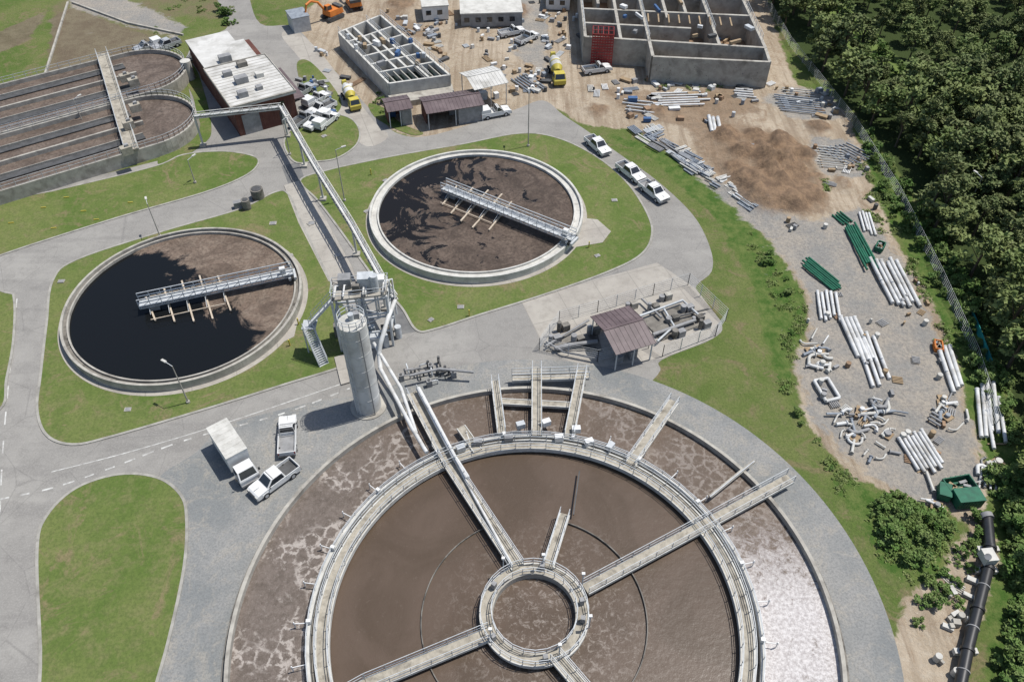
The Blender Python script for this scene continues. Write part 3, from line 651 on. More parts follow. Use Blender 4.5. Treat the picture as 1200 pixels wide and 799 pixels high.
m,pt=cells('concrete_basin_under_construction',q,4.8,.55,
 [(0,.0,1),(1,0,1),(.36,-.12,1),(.5,.2,.9),(.62,.25,1),(.75,0,.9),(.2,0,.75),(.1,.3,.7)],
 [(0,0,1),(.12,0,.62),(.25,0,1),(.4,.2,1),(.55,0,.75),(.7,0,1),(.85,.36,1),(1,0,1)],'conc','soil',.15)
m.beam(pt(.36,-.12)+Z*2.4,pt(.99,-.1)+Z*2.4,.5,4.7,'conc'); m.beam(pt(.36,-.12)+Z*2.4,pt(.36,0)+Z*2.4,.5,4.75,'conc'); m.beam(pt(.99,-.1)+Z*2.4,pt(1,0)+Z*2.4,.5,4.72,'conc')
for k in range(90):
    s,t=random.random(),random.random(); p=pt(s,t); z=random.choice([.2,.2,4.9]); p=p+Z*z
    m.box(p+Z*.3,(random.uniform(.5,3),random.uniform(.3,1),.5),random.random()*3,random.choice(['timber','steel','greyp','white','blue','bluegrey','dsteel']))
for k in range(9): a=pt(.38+.06*k,.15)+Z*4.9; m.beam(a,a+Vector((.3,3.5,0)),.25,.2,'timber')
for s,t0,t1 in((0,.05,.9),(.75,.1,.8),(1,.05,.95),(.36,0,.9)): m.rail(pt(s,t0)+Z*4.85,pt(s,t1)+Z*4.85,1.1,'steel')
for k in range(26): p=pt(.37+.6*random.random(),-.125)+Z*random.uniform(.6,4.2); m.cyl(p,p-Vector((0,.06,0)),.06,n=6,mat='dsteel')
m.done()
m=MB('red_scaffold')
A=P(692,78); B=P(716,79); d=(B-A); w=d.length; d.normalize(); nn=Vector((-d.y,d.x,0))
for z in(0,1.5,3,4.5,6):
    for y in(0,1.6,3.2): m.beam(A+nn*y+Z*z,B+nn*y+Z*z,.1,.1,'red')
    for k in range(5): m.beam(A+d*w*k/4+Z*z,A+d*w*k/4+nn*3.2+Z*z,.1,.1,'red')
for k in range(9):
    for y in(0,3.2): m.beam(A+d*w*k/8+nn*y,A+d*w*k/8+nn*y+Z*6,.14,.1,'red')
for k in range(12): m.beam(A+Z*(.4+k*.5)-nn*.02,B+Z*(.4+k*.5)-nn*.02,.06,.28,'red')
m.done()
for FL,FR,BR in(((540,16),(612,14),(606,-8)),((640,-5),(668,-4),(664,-20)),((495,8),(525,6),(520,-8))):
    a,e,nn,w,dp=frame(FL,FR,BR,3); m=MB('site_office_cabin'); blk(m,0,w,0,dp,.2,2.8,'greyp' if FL[0]==540 else 'white'); blk(m,-.15,w+.15,-.15,dp+.15,2.8,3.,'concl'); 
    for k in range(int(w/2.2)): blk(m,.6+k*2.2,1.6+k*2.2,-.03,0,1.2,2.1,'glass')
    m.done()
a,e,nn,w,dp=frame((342,22),(362,18),(356,8),3); m=MB('site_shed'); blk(m,0,w,0,dp,0,2.8,'steel'); blk(m,-.1,w+.1,-.1,dp+.1,2.8,2.95,'bluegrey'); m.done()
# ---------------- vehicles ----------------
def wheel(m,x,y,r=.38,w=.26):
    s=1 if y>0 else -1
    m.cyl((x,y-s*w,r),(x,y,r),r,n=18,mat='rubber'); m.cyl((x,y,r),(x,y+s*.02,r),r*.55,n=12,mat='silver')
def profile(m,pts,hw,mat,inset=0):
    n=len(pts); vs=[(x,-hw,z) for x,z in pts]+[(x,hw,z) for x,z in pts]
    m.add(vs,[(i,(i+1)%n,n+(i+1)%n,n+i) for i in range(n)],mat)
    m.add(vs[:n],[tuple(range(n))[::-1]],mat); m.add(vs[n:],[tuple(range(n))],mat)
def green(m,x0,x1,xr0,xr1,z0,z1,w0,w1,mat):
    b=[(x0,-w0,z0),(x1,-w0,z0),(x1,w0,z0),(x0,w0,z0)]; t=[(xr0,-w1,z1),(xr1,-w1,z1),(xr1,w1,z1),(xr0,w1,z1)]
    vs=[Vector(k) for k in b+t]; m.add(vs,[(4,5,6,7),(0,1,5,4),(1,2,6,5),(2,3,7,6),(3,0,4,7)],mat)
    for f in((0,1,5,4),(1,2,6,5),(2,3,7,6),(3,0,4,7)):
        p=[vs[i] for i in f]; c=sum(p,Vector())/4; nr=(p[1]-p[0]).cross(p[2]-p[0]).normalized()
        if nr.dot(c-Vector(((x0+x1)/2,0,z0)))<0: nr=-nr
        m.add([c+(k-c)*.86+nr*.012 for k in p],[(0,1,2,3)],'glass')
def ute(front,rear,paint='white',dual=True,tray='dark'):
    m=MB('utility_pickup_truck'); xb=-.9 if dual else .0
    profile(m,[(2.6,.42),(2.64,.7),(2.58,.88),(2.4,1.0),(1.9,1.07),(1.25,1.12),(xb,1.12),(xb,.42)],.9,paint)
    profile(m,[(xb+.0,.42),(xb+.0,.72),(-2.6,.72),(-2.6,.42)],.9,paint)
    for x in(1.62,-1.6):
        for s in(1,-1): m.box((x,s*.9,.7),(.95,.07,.3),0,paint,.75,1)
    for s in(1,-1): m.box(((xb-2.6)/2,s*.88,.92),(2.6+xb-.02,.07,.42),0,paint)
    m.box((-2.57,0,.92),(.07,1.69,.42),0,paint); m.box(((xb-2.6)/2,0,.725),(2.5+xb,1.66,.03),0,'dsteel' if tray=='dark' else tray)
    green(m,xb+.03,1.3,xb+.2,.55,1.12,1.78,.86,.7,paint)
    m.box((.38,0,1.795),(.06,1.3,.02),0,'dsteel'); m.box((1.9,0,1.075),(.9,.03,.02),0,'dsteel')
    if not dual or tray=='greyp':
        for y in(.78,-.78): m.beam((xb-.1,y,1.13),(xb-.1,y,1.8),.06,.06,'dsteel')
        m.beam((xb-.1,-.8,1.8),(xb-.1,.8,1.8),.07,.07,'dsteel')
    m.box((2.62,0,.55),(.12,1.8,.22),0,'greyp'); m.box((2.64,0,.78),(.05,.9,.16),0,'dsteel'); m.box((-2.64,0,.5),(.1,1.7,.16),0,'dsteel')
    for s in(.68,-.68): m.box((2.61,s,.82),(.08,.36,.15),0,'concl'); m.box((-2.61,s*1.2,.9),(.04,.12,.3),0,'red'); m.box((1.05,s*1.48,1.22),(.12,.16,.14),0,'dsteel')
    for x in(1.62,-1.6):
        for y in(.95,-.95): wheel(m,x,y)
    if tray=='white' : m.box((-1.75,0,1.35),(1.6,1.75,.85),0,'white')
    a,b=P(*rear),P(*front); d=b-a; return m.done(((a+b)/2)+Z*.02,math.atan2(d.y,d.x))
def truck(front,rear,box='white',cab='white',L=7.):
    m=MB('box_truck'); m.box((-.2,0,.65),(L-.6,.9,.22),0,'dsteel')
    m.box((-1.05,0,1.95),(L-2.1,2.2,2.3),0,box); m.box((-1.05,0,3.115),(L-2.0,2.28,.05),0,'concl')
    for k in range(7): m.box((-1.05-(L-2.1)/2+.3+k*.7,0,3.15),(.05,2.2,.03),0,'concl')
    for s in(1,-1): m.box((-1.05,s*1.12,.9),(L-2.1,.05,.12),0,'greyp')
    for s in(.5,-.5): m.box((-L/2+.02,s,1.9),(.04,.9,2.),0,'concl')
    x0=L/2-1.6; profile(m,[(L/2,.5),(L/2+.05,1.2),(L/2-.0,1.4),(x0,1.4),(x0,.5)],1.02,cab); green(m,x0,L/2-.02,x0+.05,L/2-.45,1.4,2.25,1.0,.88,cab)
    m.box((L/2+.06,0,.55),(.12,2.,.25),0,'greyp')
    for s in(1,-1): m.box((L/2-.2,s*1.2,1.7),(.08,.2,.4),0,'dsteel')
    for x in(L/2-1.,-L/2+1.4):
        for y in(1.05,-1.05): wheel(m,x,y,.45,.3)
    a,b=P(*rear),P(*front); d=b-a; return m.done(((a+b)/2)+Z*.02,math.atan2(d.y,d.x))
def mixer(front,rear,name='concrete_mixer_truck',c1='yellow',c2='concl',sc=.9):
    m=MB(name); m.box((0,0,.85),(8.4,1.,.3),0,'dsteel')
    m.cyl((-3.2,0,2.5),(-1.8,0,2.4),.6,1.15,20,c2); m.cyl((-1.8,0,2.4),(.4,0,2.1),1.15,1.15,20,c2); m.cyl((.4,0,2.1),(1.4,0,1.95),1.15,.6,20,c1)
    m.cyl((-1.0,0,2.33),(-.8,0,2.3),1.18,1.18,20,c1)
    m.box((-3.8,0,2.9),(.9,1.1,.9),0,c1,.6,.8); profile(m,[(4.3,.6),(4.35,1.4),(4.2,1.6),(2.3,1.6),(2.3,.6)],1.15,c1); green(m,2.3,4.2,2.4,3.8,1.6,2.6,1.12,1.0,c1)
    m.beam((-4.1,0,2.2),(-4.9,0,1.2),.5,.15,'steel')
    for x in(3.2,-1.9,-3.1):
        for y in(1.2,-1.2): wheel(m,x,y,.5,.35)
    a,b=P(*rear),P(*front); d=b-a; return m.done(((a+b)/2)+Z*.02,math.atan2(d.y,d.x),scale=sc)
def excavator(c,ang,paint='orange'):
    m=MB('excavator')
    for s in(1.1,-1.1):
        profile2=[(1.8,.3),(2.0,.55),(1.7,.9),(-1.7,.9),(-2.,.55),(-1.8,.1),(1.6,.1)]
        vs=[(x,s-.3,z) for x,z in profile2]+[(x,s+.3,z) for x,z in profile2];n=7
        m.add(vs,[(i,(i+1)%n,n+(i+1)%n,n+i) for i in range(n)]+[tuple(range(n))[::-1],tuple(range(n,2*n))],'dsteel')
    m.box((-.3,0,1.5),(3.4,2.5,1.),0,paint,.92,.92); m.box((-1.6,0,2.1),(.9,2.2,.5),0,'dsteel'); green(m,.1,1.5,.2,1.3,2.,2.9,.0+.5,.45,paint)
    m.tube([(1.2,-.5,1.9),(2.6,-.5,3.9),(4.2,-.5,4.6),(5.4,-.5,4.2)],.25,6,paint); m.tube([(5.3,-.5,4.3),(6.2,-.5,1.6)],.2,6,paint); m.box((6.1,-.5,1.1),(1.1,1.1,.8),0,'dsteel',.6,1)
    return m.done(P(*c),ang)
truck((297,570),(262,516)); ute((339,496),(338,534),'white',False,'greyp'); ute((304,580),(342,552),'white',True,'dark')
ute((708,182),(692,168),'white'); ute((749,214),(728,198)); ute((777,238),(754,220),'white',True,'greyp')
for f,r in(((607,40),(592,43)),((625,45),(610,52)),((590,134),(570,138)),((165,62),(184,56)),((188,60),(205,54)),((236,62),(228,72)),((362,140),(350,148)),((372,134),(384,128)),((368,150),(378,143)),((706,84),(692,86)),((377,118),(366,124)),((388,142),(378,150)),((360,108),(350,114))): ute(f,r,random.choice(['white','white','silver']),random.random()>.5,random.choice(['dark','greyp','white']))
mixer((655,100),(648,82)); mixer((417,130),(406,112),'tanker_truck','yellow','white',.8); excavator((415,10),2.,'orange'); excavator((390,22),4.,'orange')
# ---------------- storage yard ----------------
def pipes(a,b,c,n,r,mat,name='stacked_pipes',lift=0):
    m=MB(name); A=P(*a);B=P(*b);Cc=P(*c); st=(Cc-A)/max(1,n-1); d=(B-A)
    for i in range(n):
        o=A+st*i+d*random.uniform(-.07,.07)+st*random.uniform(-.1,.1); q=o+d*random.uniform(.88,1.05)+st*random.uniform(-.15,.15)
        m.cyl(o+Z*(r+.12+lift),q+Z*(r+.12+lift),r,n=12,mat=mat)
        if r>.18: 
            dn=(q-o).normalized(); m.cyl(o+Z*(r+.12+lift)-dn*.05,o+Z*(r+.12+lift)+dn*.12,r*1.18,n=12,mat=mat); m.cyl(o+Z*(r+.12)-dn*.06,o+Z*(r+.12)-dn*.055,r*.85,n=12,mat='dsteel')
            if random.random()<.4: m.cyl(o+d*.5+Z*(r+.12+lift),o+d*.52+Z*(r+.12+lift),r*1.02,n=12,mat='bluegrey')
    for t in(.15,.85): m.beam(A+d*t-st*.3+Z*.06,Cc+d*t+st*.3+Z*.06,.12,.12,'timber')
    return m.done()
pipes((1020,308),(1047,362),(1050,308),6,.24,'wpipe'); pipes((1006,250),(1013,275),(1017,250),4,.17,'wpipe')
pipes((957,345),(962,376),(978,344),5,.19,'wpipe'); pipes((985,376),(1006,424),(1000,374),4,.25,'wpipe'); pipes((1003,398),(1022,452),(1022,394),4,.22,'wpipe')
pipes((1054,518),(1080,560),(1080,508),7,.19,'wpipe'); pipes((1100,412),(1116,462),(1112,410),3,.25,'wpipe'); pipes((1143,456),(1148,520),(1162,448),4,.22,'wpipe'); pipes((1153,470),(1163,530),(1168,470),2,.2,'wpipe')
pipes((1150,545),(1146,572),(1168,548),4,.12,'wpipe'); pipes((990,270),(1016,320),(1002,266),6,.15,'green',lift=.1); pipes((938,312),(978,345),(948,305),6,.15,'green',lift=.1); pipes((975,254),(990,266),(984,250),4,.13,'green')
pipes((952,172),(990,176),(958,196),9,.09,'concl'); pipes((960,176),(1000,196),(990,168),8,.09,'bluegrey'); pipes((765,112),(825,110),(768,126),6,.17,'wpipe'); pipes((730,118),(765,122),(733,130),4,.14,'steel')
pipes((862,170),(892,172),(866,182),5,.16,'bluegrey'); pipes((830,140),(834,158),(840,140),3,.3,'wpipe')
pipes((905,112),(960,118),(912,130),8,.12,'bluegrey'); pipes((915,104),(950,108),(920,116),5,.1,'concl')
pipes((600,95),(625,112),(615,88),6,.15,'bluegrey'); pipes((860,106),(882,108),(862,114),4,.18,'wpipe'); pipes((1086,492),(1100,500),(1092,480),4,.15,'greyp')
m=MB('formwork_stacks')
for k in range(40):
    t=k/39; u=742+138*t+random.uniform(-10,10); v=152+88*t+random.uniform(-7,7)
    a,b=P(742,152),P(880,240); d=(b-a).normalized(); sd=Vector((-d.y,d.x,0)); p=P(u,v); L=random.uniform(1.2,3.6); mt=random.choice(['bluegrey','concl','steel','greyp','bluegrey','greyp'])
    ang=random.choice([0,0,0,1.5])+random.uniform(-.15,.15); d2=Vector((d.x*math.cos(ang)-d.y*math.sin(ang),d.x*math.sin(ang)+d.y*math.cos(ang),0)); s2=Vector((-d2.y,d2.x,0))
    for j in range(random.randint(3,7)):
        o=p+s2*(j*.3)+Z*(.15+random.choice([0,.25])); 
        if k%2: m.beam(o,o+d2*L,.2,.16,mt)
        else: m.cyl(o,o+d2*L,.12,n=8,mat=mt)
m.done()
m=MB('pipe_fittings')
for reg,nn_ in((((942,983),(395,430)),16),(((985,1048),(470,538)),38),(((1102,1130),(464,498)),12),(((1150,1175),(538,572)),8),(((1085,1122),(567,600)),6)):
    for k in range(nn_):
        p=P(random.uniform(*reg[0]),random.uniform(*reg[1]),.3); r=random.choice([.1,.15,.2]); a0=random.random()*6.28; R=random.uniform(.4,.85); sw_=random.choice([1.57,1.57,3.1,.8]); mt=random.choice(['wpipe','wpipe','concl','concl','bluegrey','greyp'])
        if random.random()<.55:
            arc=[p+Vector((R*math.cos(a0+sw_*i/7),R*math.sin(a0+sw_*i/7),random.random()*.01)) for i in range(8)]
            tn=(arc[-1]-arc[-2]).normalized(); arc.append(arc[-1]+tn*random.uniform(.2,1.3)); m.tube(arc,r,8,mt)
            q1=arc[0]; tn0=(arc[1]-arc[0]).normalized(); m.cyl(q1-tn0*.04,q1+tn0*.06,r*1.6,n=10,mat=mt)
        elif random.random()<.7:
            d=Vector((math.cos(a0),math.sin(a0),0)); m.cyl(p,p+d*random.uniform(.6,2.4),r,n=10,mat=mt); m.cyl(p,p+d*.1,r*1.6,n=10,mat=mt)
        else: m.box(p-Z*.1,(1.1,1.1,.12),a0,'timber'); m.cyl(p-Z*.05,p+Z*.3,r*1.8,n=12,mat=mt)
m.done()
m=MB('steel_frame'); l=[P(954,446,.3),P(970,443,.3),P(984,466,.3),P(968,470,.3)]
for a_,b_ in zip(l,l[1:]+l[:1]): m.cyl(a_,b_,.2,n=8,mat='wpipe')
m.done()
def skip(c,ang,mat,sz=(3.2,1.9,1.4)):
    m=MB('waste_skip'); x,y,z=sz
    m.box((0,0,.15),(x-.2,y-.1,.1),0,mat)
    for s in(1,-1): m.box((0,s*y/2,z/2+.1),(x,.1,z),0,mat); m.box((s*(x/2+.05),0,z/2+.1),(.1,y+.1,z*.96),0,mat)
    for k in range(5):
        for s in(1,-1): m.box((-x/2+.3+k*(x-.6)/4,s*(y/2+.09),z/2+.1),(.1,.08,z*.9),0,mat)
    for k in range(6): m.box((random.uniform(-x/3,x/3),random.uniform(-.5,.5)*y/2,.5),(x*.3,.3,.2),random.random()*3,'timber' if k%2 else 'greyp')
    m.done(P(*c),ang)
def container(c,ang,mat,sz=(2.6,1.6,1.2)):
    m=MB('storage_container'); x,y,z=sz; m.box((0,0,z/2+.1),(x,y,z),0,mat)
    for k in range(int(x/.3)): m.box((-x/2+.15+k*.3,0,z/2+.1),(.1,y+.06,z*.9),0,mat)
    m.box((0,0,z+.13),(x+.06,y+.06,.06),0,mat); m.box((x/2+.02,0,z/2+.1),(.05,.08,z*.8),0,'steel'); m.done(P(*c),ang)
skip((1121,573),.2,'green',(2.8,1.6,1.)); container((1130,588),.1,'green'); container((1104,580),1.2,'green',(1.6,1.1,.9)); skip((1098,408),1.3,'orange',(1.4,.8,.6)); skip((1030,292),1.,'green',(1.6,.9,.7)); container((741,120),0,'blue',(1.5,.8,.8)); container((758,143),0,'blue',(1.2,.6,.6)); container((800,64),.1,'green')
def clutter(poly,n,name,smax=2.2,cols=('timber','concl','greyp','white','steel','bluegrey','dsteel','soil')):
    q=PX(poly); xs=[p.x for p in q];ys=[p.y for p in q]; m=MB(name); k=0
    while k<n:
        x,y=random.uniform(min(xs),max(xs)),random.uniform(min(ys),max(ys))
        if not inpoly(np.array([x]),np.array([y]),[(p.x,p.y) for p in q])[0]: continue
        k+=1; c=random.choice(cols); a0=random.random()*3.14; L=random.uniform(.4,smax); t=random.random(); o=Vector((x,y,0))
        if t<.35:
            for j in range(4): m.box(o+Z*(.1+j*.11),(L,L*.45,.08),a0,c)
        elif t<.6:
            d=Vector((math.cos(a0),math.sin(a0),0)); s2=Vector((-d.y,d.x,0))
            for j in range(5): m.beam(o+s2*j*.22+Z*.15,o+s2*j*.22+d*L*1.6+Z*.15,.12,.12,c)
        elif t<.8: m.box(o+Z*.35,(L*.6,L*.5,.7),a0,c,.9,.9)
        else: m.cyl(o,o+Z*.8,.3,n=10,mat=c)
    m.done()
clutter([(520,10),(690,0),(690,40),(650,75),(600,85),(560,70),(500,40)],95,'construction_materials',1.8)
clutter([(720,92),(860,88),(900,120),(830,150),(740,140),(690,110)],70,'construction_materials')
clutter([(590,80),(640,85),(640,112),(600,118)],28,'construction_materials'); clutter([(350,90),(385,95),(392,135),(360,140)],34,'stored_equipment',1.6,('white','greyp','blue','greyp','concl','dsteel'))
clutter([(900,100),(970,105),(985,140),(930,140)],22,'construction_materials'); clutter([(940,150),(1005,170),(1050,300),(990,300),(900,260)],24,'construction_materials',1.3); clutter([(940,340),(1080,330),(1130,480),(1100,560),(960,480)],50,'yard_debris',.8,('timber','concl','greyp','soil','greyp'))
clutter([(440,10),(500,30),(530,80),(500,60),(450,15)],26,'construction_materials'); clutter([(360,50),(380,60),(420,110),(400,100)],8,'stored_equipment')
clutter([(1110,690),(1150,640),(1120,800),(1090,790)],16,'broken_concrete',1.2,('concl','conc')); 
m=MB('drain_pit'); 
for u,v in((303,232),(290,245)): p=P(u,v); m.cyl(p,p+Z*1.6,.9 if u==303 else .6,n=20,mat='concd'); m.cyl(p+Z*1.6,p+Z*1.65,.7 if u==303 else .4,n=20,mat='dsteel')
m.box(P(280,243)+Z*.5,(1.2,.8,1),.4,'greyp'); m.done()
m=MB('pit_covers')
for u,v,s in((365,262,.9),(340,300,.7),(72,330,.7),(452,212,.7),(430,248,.7),(720,235,.7),(700,300,.6),(150,480,.6),(540,360,.7),(505,375,.6),(380,160,.7),(395,300,.8),(320,262,.8)):
    p=P(u,v,.1); m.box(p+Z*.05,(s*1.2,s*.9,.12),random.random(),'conc'); m.box(p+Z*.12,(s*.9,s*.7,.04),0.,'greyp')
m.done()
m=MB('yellow_marker_posts')
for u,v in((48,244),(10,262),(60,268),(95,248),(150,238),(12,210),(35,222),(75,232),(110,258)): p=P(u,v,.1); m.beam(p,p+Vector((.7,.1,0)),.1,.3,'yellow')
for u,v in((350,380),(340,405),(435,205),(690,290),(550,370)): p=P(u,v,.1); m.beam(p,p+Z*1.,.14,.14,'yellow')
m.done()
m=MB('black_pipeline'); pl=[P(1157,608,.8),P(1160,640,.8),P(1158,665,.8),P(1146,712,.8),P(1134,760,.8),P(1122,820,.8),P(1112,870,.8)]
m.tube(pl,.5,20,'black')
for p,q2 in zip(pl[1:],pl[2:]):
    d=(q2-p).normalized(); m.cyl(p,p+d*.3,.6,n=20,mat='black'); m.cyl(p+d*2.2,p+d*2.3,.55,n=20,mat='greyp')
m.cyl(pl[0],pl[0]+Vector((.0,.5,0)),.65,n=20,mat='greyp')
for k in(1,2,4): p=pl[k]; m.box(Vector((p.x,p.y,.25)),(2.0,.5,.5),0,'concl')
m.box(P(1158,652,1.6),(1.1,1.3,.9),.1,'concl'); m.cyl(P(1158,652,2.),P(1158,652,2.5),.3,n=12,mat='greyp'); m.done()
def lamp(base,h,arm,name='street_lamp'):
    m=MB(name); b=P(*base); m.cyl(b,b+Z*.35,.22,n=12,mat='conc'); m.cyl(b+Z*.3,b+Z*h,.09,.05,8,'conc'); d=Vector((math.cos(arm),math.sin(arm),.15)); m.beam(b+Z*h,b+Z*h+d*1.0,.06,.06,'steel'); m.box(b+Z*h+d*1.2,(.65,.26,.14),arm,'concl'); m.done()
lamp((221,472),6,2.6); lamp((188,278),5.5,2.0); lamp((404,236),8.5,.5); lamp((619,172),9,1.6); lamp((229,215),4,1.); lamp((340,182),6,1); lamp((100,150),5,1.); lamp((1130,250),6,2)
# ---------------- vegetation ----------------
def leafmat(name,c1,c2,c3):
    n=NT(name,.7,.2); oi=n.t.nodes.new('ShaderNodeObjectInfo')
    c=n.mix(oi.outputs['Random'],c1,c2); c=n.mix(n.ma('MULTIPLY',n.mr(n.noise(.9,2,.6),.4,.65),.75),c,c3)
    return n.col(c)
LM=[leafmat('eucalyptus_leaves',(.105,.16,.045),(.155,.19,.065),(.2,.23,.085)),leafmat('casuarina_leaves',(.09,.13,.042),(.125,.15,.055),(.17,.19,.08)),leafmat('shrub_leaves',(.09,.175,.04),(.125,.19,.05),(.17,.215,.075)),leafmat('tall_grass_blades',(.12,.2,.045),(.16,.21,.06),(.2,.22,.09))]
def treemesh(name,h,cr,nclump,nleaf,ls,mat,trunk=True,seed=0,base=.38):
    r=np.random.default_rng(seed); cl=[]
    for i in range(nclump):
        t=r.random()*6.283; q=math.sqrt(r.random()); zz=r.random()
        rr=cr*q*(1-.55*max(0,zz-.45)/.55)*(.75+.25*min(1,zz*3)); cl.append((rr*math.cos(t),rr*math.sin(t),h*(base+(1-base)*zz*.93),cr*r.uniform(.24,.42)))
    P0=[]
    for x,y,z,s in cl:
        d=r.normal(size=(nleaf,3)); d/=np.linalg.norm(d,axis=1)[:,None]; d[:,2]=np.where(r.random(nleaf)<.5,np.abs(d[:,2]),d[:,2]); rad=s*r.random((nleaf,1))**.33*r.uniform(.8,1.15,(nleaf,1))
        P0.append(np.array([x,y,z])+d*rad*np.array([1,1,.72]))
    c=np.concatenate(P0); N=len(c)
    nrm=r.normal(size=(N,3))*.7+np.array([0.2,0.05,1.]); nrm/=np.linalg.norm(nrm,axis=1)[:,None]
    a=np.cross(nrm,r.normal(size=(N,3))); a/=np.linalg.norm(a,axis=1)[:,None]; b=np.cross(nrm,a)
    s=ls*r.uniform(.6,1.3,(N,1)); q=np.stack([c-a*s-b*s*.5,c+a*s*.2-b*s*.55,c+a*s+b*s*.4,c-a*s*.1+b*s*.6],1).reshape(-1,3)
    m=MB(name); i1=m.mi(mat); m.v=[tuple(x) for x in q]; m.f=[(4*i,4*i+1,4*i+2,4*i+3) for i in range(N)]; m.m=[i1]*N; m.sm=[False]*N
    if trunk:
        m.cyl((0,0,-.3),(0.1,0,h*.55),h*.026,h*.014,7,'bark'); m.cyl((.1,0,h*.55),(0,.1,h*.85),h*.014,h*.005,6,'bark')
        for x,y,z,s_ in cl[:7]: m.cyl((.05,0,z*.62),(x*.8,y*.8,z),h*.009,h*.003,5,'bark')
    return m
def templ(*a,**k):
    o=treemesh(*a,**k).done(); me=o.data; bpy.data.objects.remove(o); return me
TM=[templ('eucalyptus_tree',9,2.9,20,62,.33,LM[0],seed=1),templ('eucalyptus_tree',8,3.2,22,62,.33,LM[0],seed=2,base=.3),templ('casuarina_tree',10.5,2.5,22,62,.3,LM[1],seed=3,base=.25),templ('eucalyptus_tree',7,2.6,17,66,.3,LM[1],seed=4),templ('casuarina_tree',9.5,3.0,24,60,.33,LM[1],seed=5,base=.3)]
SM=[templ('shrub',1.6,1.2,9,60,.17,LM[2],trunk=False,seed=11,base=.15),templ('shrub',1.0,1.1,8,55,.15,LM[2],trunk=False,seed=12,base=.15),templ('shrub',2.2,1.4,11,65,.2,LM[2],trunk=False,seed=13,base=.12)]
GM=[templ('tall_grass',.3,1.3,9,26,.13,LM[3],trunk=False,seed=21,base=.0),templ('tall_grass',.4,1.1,8,26,.13,LM[3],trunk=False,seed=22,base=.0)]
def inst(me,loc,sc,parent,sz=1.):
    o=bpy.data.objects.new(me.name.split('.')[0],me); scene.collection.objects.link(o); o.location=loc; o.rotation_euler[2]=random.random()*6.28; o.scale=(sc,sc,sc*sz); o.parent=parent
forest=empty('forest'); cl2=[(p.x,p.y) for p in clear]
st=4.1
for yy in np.arange(12,195,st):
    for xx in np.arange(34,150,st):
        x=xx+random.uniform(-1.8,1.8); y=yy+random.uniform(-1.8,1.8)
        A1=np.array([x]);A2=np.array([y])
        if not inpoly(A1,A2,fpoly)[0] or inpoly(A1,A2,cl2)[0]: continue
        u,v=proj((x,y,4))
        if u>1330 or v<-60: continue
        young=(v<95 and u>1010)
        inst(random.choice(TM[:4] if young else TM),(x,y,0),random.uniform(.45,.75) if young else random.uniform(.68,1.15),forest,random.uniform(.85,1.1))
def shrubs(poly,n,name,lo=.6,hi=1.3,T=None):
    q=[(p.x,p.y) for p in PX(poly)]; e_=empty(name); xs=[p[0] for p in q];ys=[p[1] for p in q]; k=0
    while k<n:
        x,y=random.uniform(min(xs),max(xs)),random.uniform(min(ys),max(ys))
        if inpoly(np.array([x]),np.array([y]),q)[0]: inst(random.choice(T or SM),(x,y,-.05),random.uniform(lo,hi),e_); k+=1
shrubs([(1018,582),(1055,582),(1100,606),(1098,640),(1085,662),(1055,670),(1036,640)],62,'shrub_thicket',.4,.9)
shrubs([(1000,140),(1030,175),(1080,245),(1130,330),(1175,430),(1195,520),(1170,520),(1140,430),(1085,310),(1035,230)],120,'shrub_thicket',.4,1.0)
shrubs([(1165,560),(1200,540),(1215,800),(1165,830),(1180,700),(1182,620)],90,'shrub_thicket',.5,1.1)
shrubs([(1105,620),(1145,600),(1150,660),(1115,720),(1080,760),(1070,720)],20,'shrub_thicket',.35,.7)
shrubs([(875,270),(905,290),(945,350),(940,400),(925,440),(960,520),(1010,575),(985,575),(940,510),(915,450),(915,390),(895,320)],16,'bank_shrubs',.2,.5)
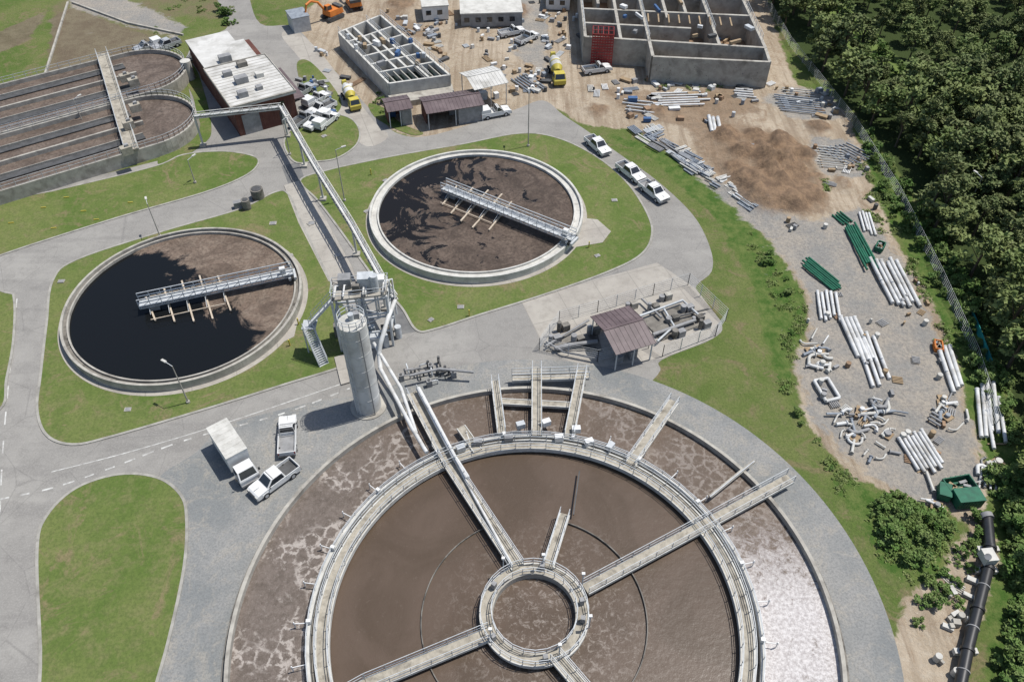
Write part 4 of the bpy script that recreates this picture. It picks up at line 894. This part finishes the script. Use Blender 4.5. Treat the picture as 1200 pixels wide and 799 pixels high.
shrubs([(870,260),(905,290),(945,350),(940,400),(925,440),(960,520),(1010,575),(985,575),(940,510),(915,450),(915,390),(895,320)],45,'tall_grass_bank',.4,.9,GM)
shrubs([(1010,190),(1045,250),(1100,350),(1130,420),(1115,430),(1060,320),(1010,240)],40,'tall_grass_bank',.5,1.,GM)
shrubs([(1020,600),(1060,690),(1100,690),(1110,600)],40,'tall_grass_bank',.6,1.1,GM)
shrubs([(960,-20),(1000,20),(1060,85),(1045,100),(990,55),(945,0)],26,'shrub_thicket',.6,1.2)
shrubs([(430,105),(450,150),(475,155),(445,110)],8,'garden_shrubs',.3,.6); shrubs([(740,90),(850,95),(840,108),(760,104)],16,'tall_grass_bank',.4,.9,GM); shrubs([(940,200),(975,215),(975,230),(950,222)],14,'tall_grass_bank',.5,1,GM)
shrubs([(170,-10),(260,-30),(300,20),(240,40),(180,60)],14,'paddock_grass_clumps',.5,1.,GM); shrubs([(255,12),(272,10),(280,28),(264,34)],9,'paddock_shrubs',.4,.9)
# ---------------- light, sky, camera ----------------
Ld=Vector((.38,.14,.92)).normalized()
sun=bpy.data.lights.new('sun','SUN'); sun.energy=4.75; sun.angle=math.radians(.5); sun.color=(1,.965,.91)
so=bpy.data.objects.new('sun',sun); so.rotation_euler=Ld.to_track_quat('Z','Y').to_euler(); so.location=(0,0,120); scene.collection.objects.link(so)
wd=bpy.data.worlds.new('World'); scene.world=wd; wd.use_nodes=True; t=wd.node_tree; sk=t.nodes.new('ShaderNodeTexSky'); sk.sky_type='NISHITA'; sk.sun_disc=False
sk.sun_elevation=math.asin(Ld.z); sk.sun_rotation=math.atan2(Ld.x,Ld.y); bg=t.nodes['Background']; t.links.new(sk.outputs[0],bg.inputs[0]); bg.inputs[1].default_value=.115
cam=bpy.data.cameras.new('camera'); cam.lens=28; cam.sensor_width=36; cam.clip_end=6000; cam.clip_start=.5
co=bpy.data.objects.new('camera',cam); co.location=(0,0,H); co.rotation_euler=(math.radians(90)-TH,0,0); scene.collection.objects.link(co); scene.camera=co
scene.view_settings.view_transform='Standard'; scene.view_settings.look='None'; scene.view_settings.exposure=0
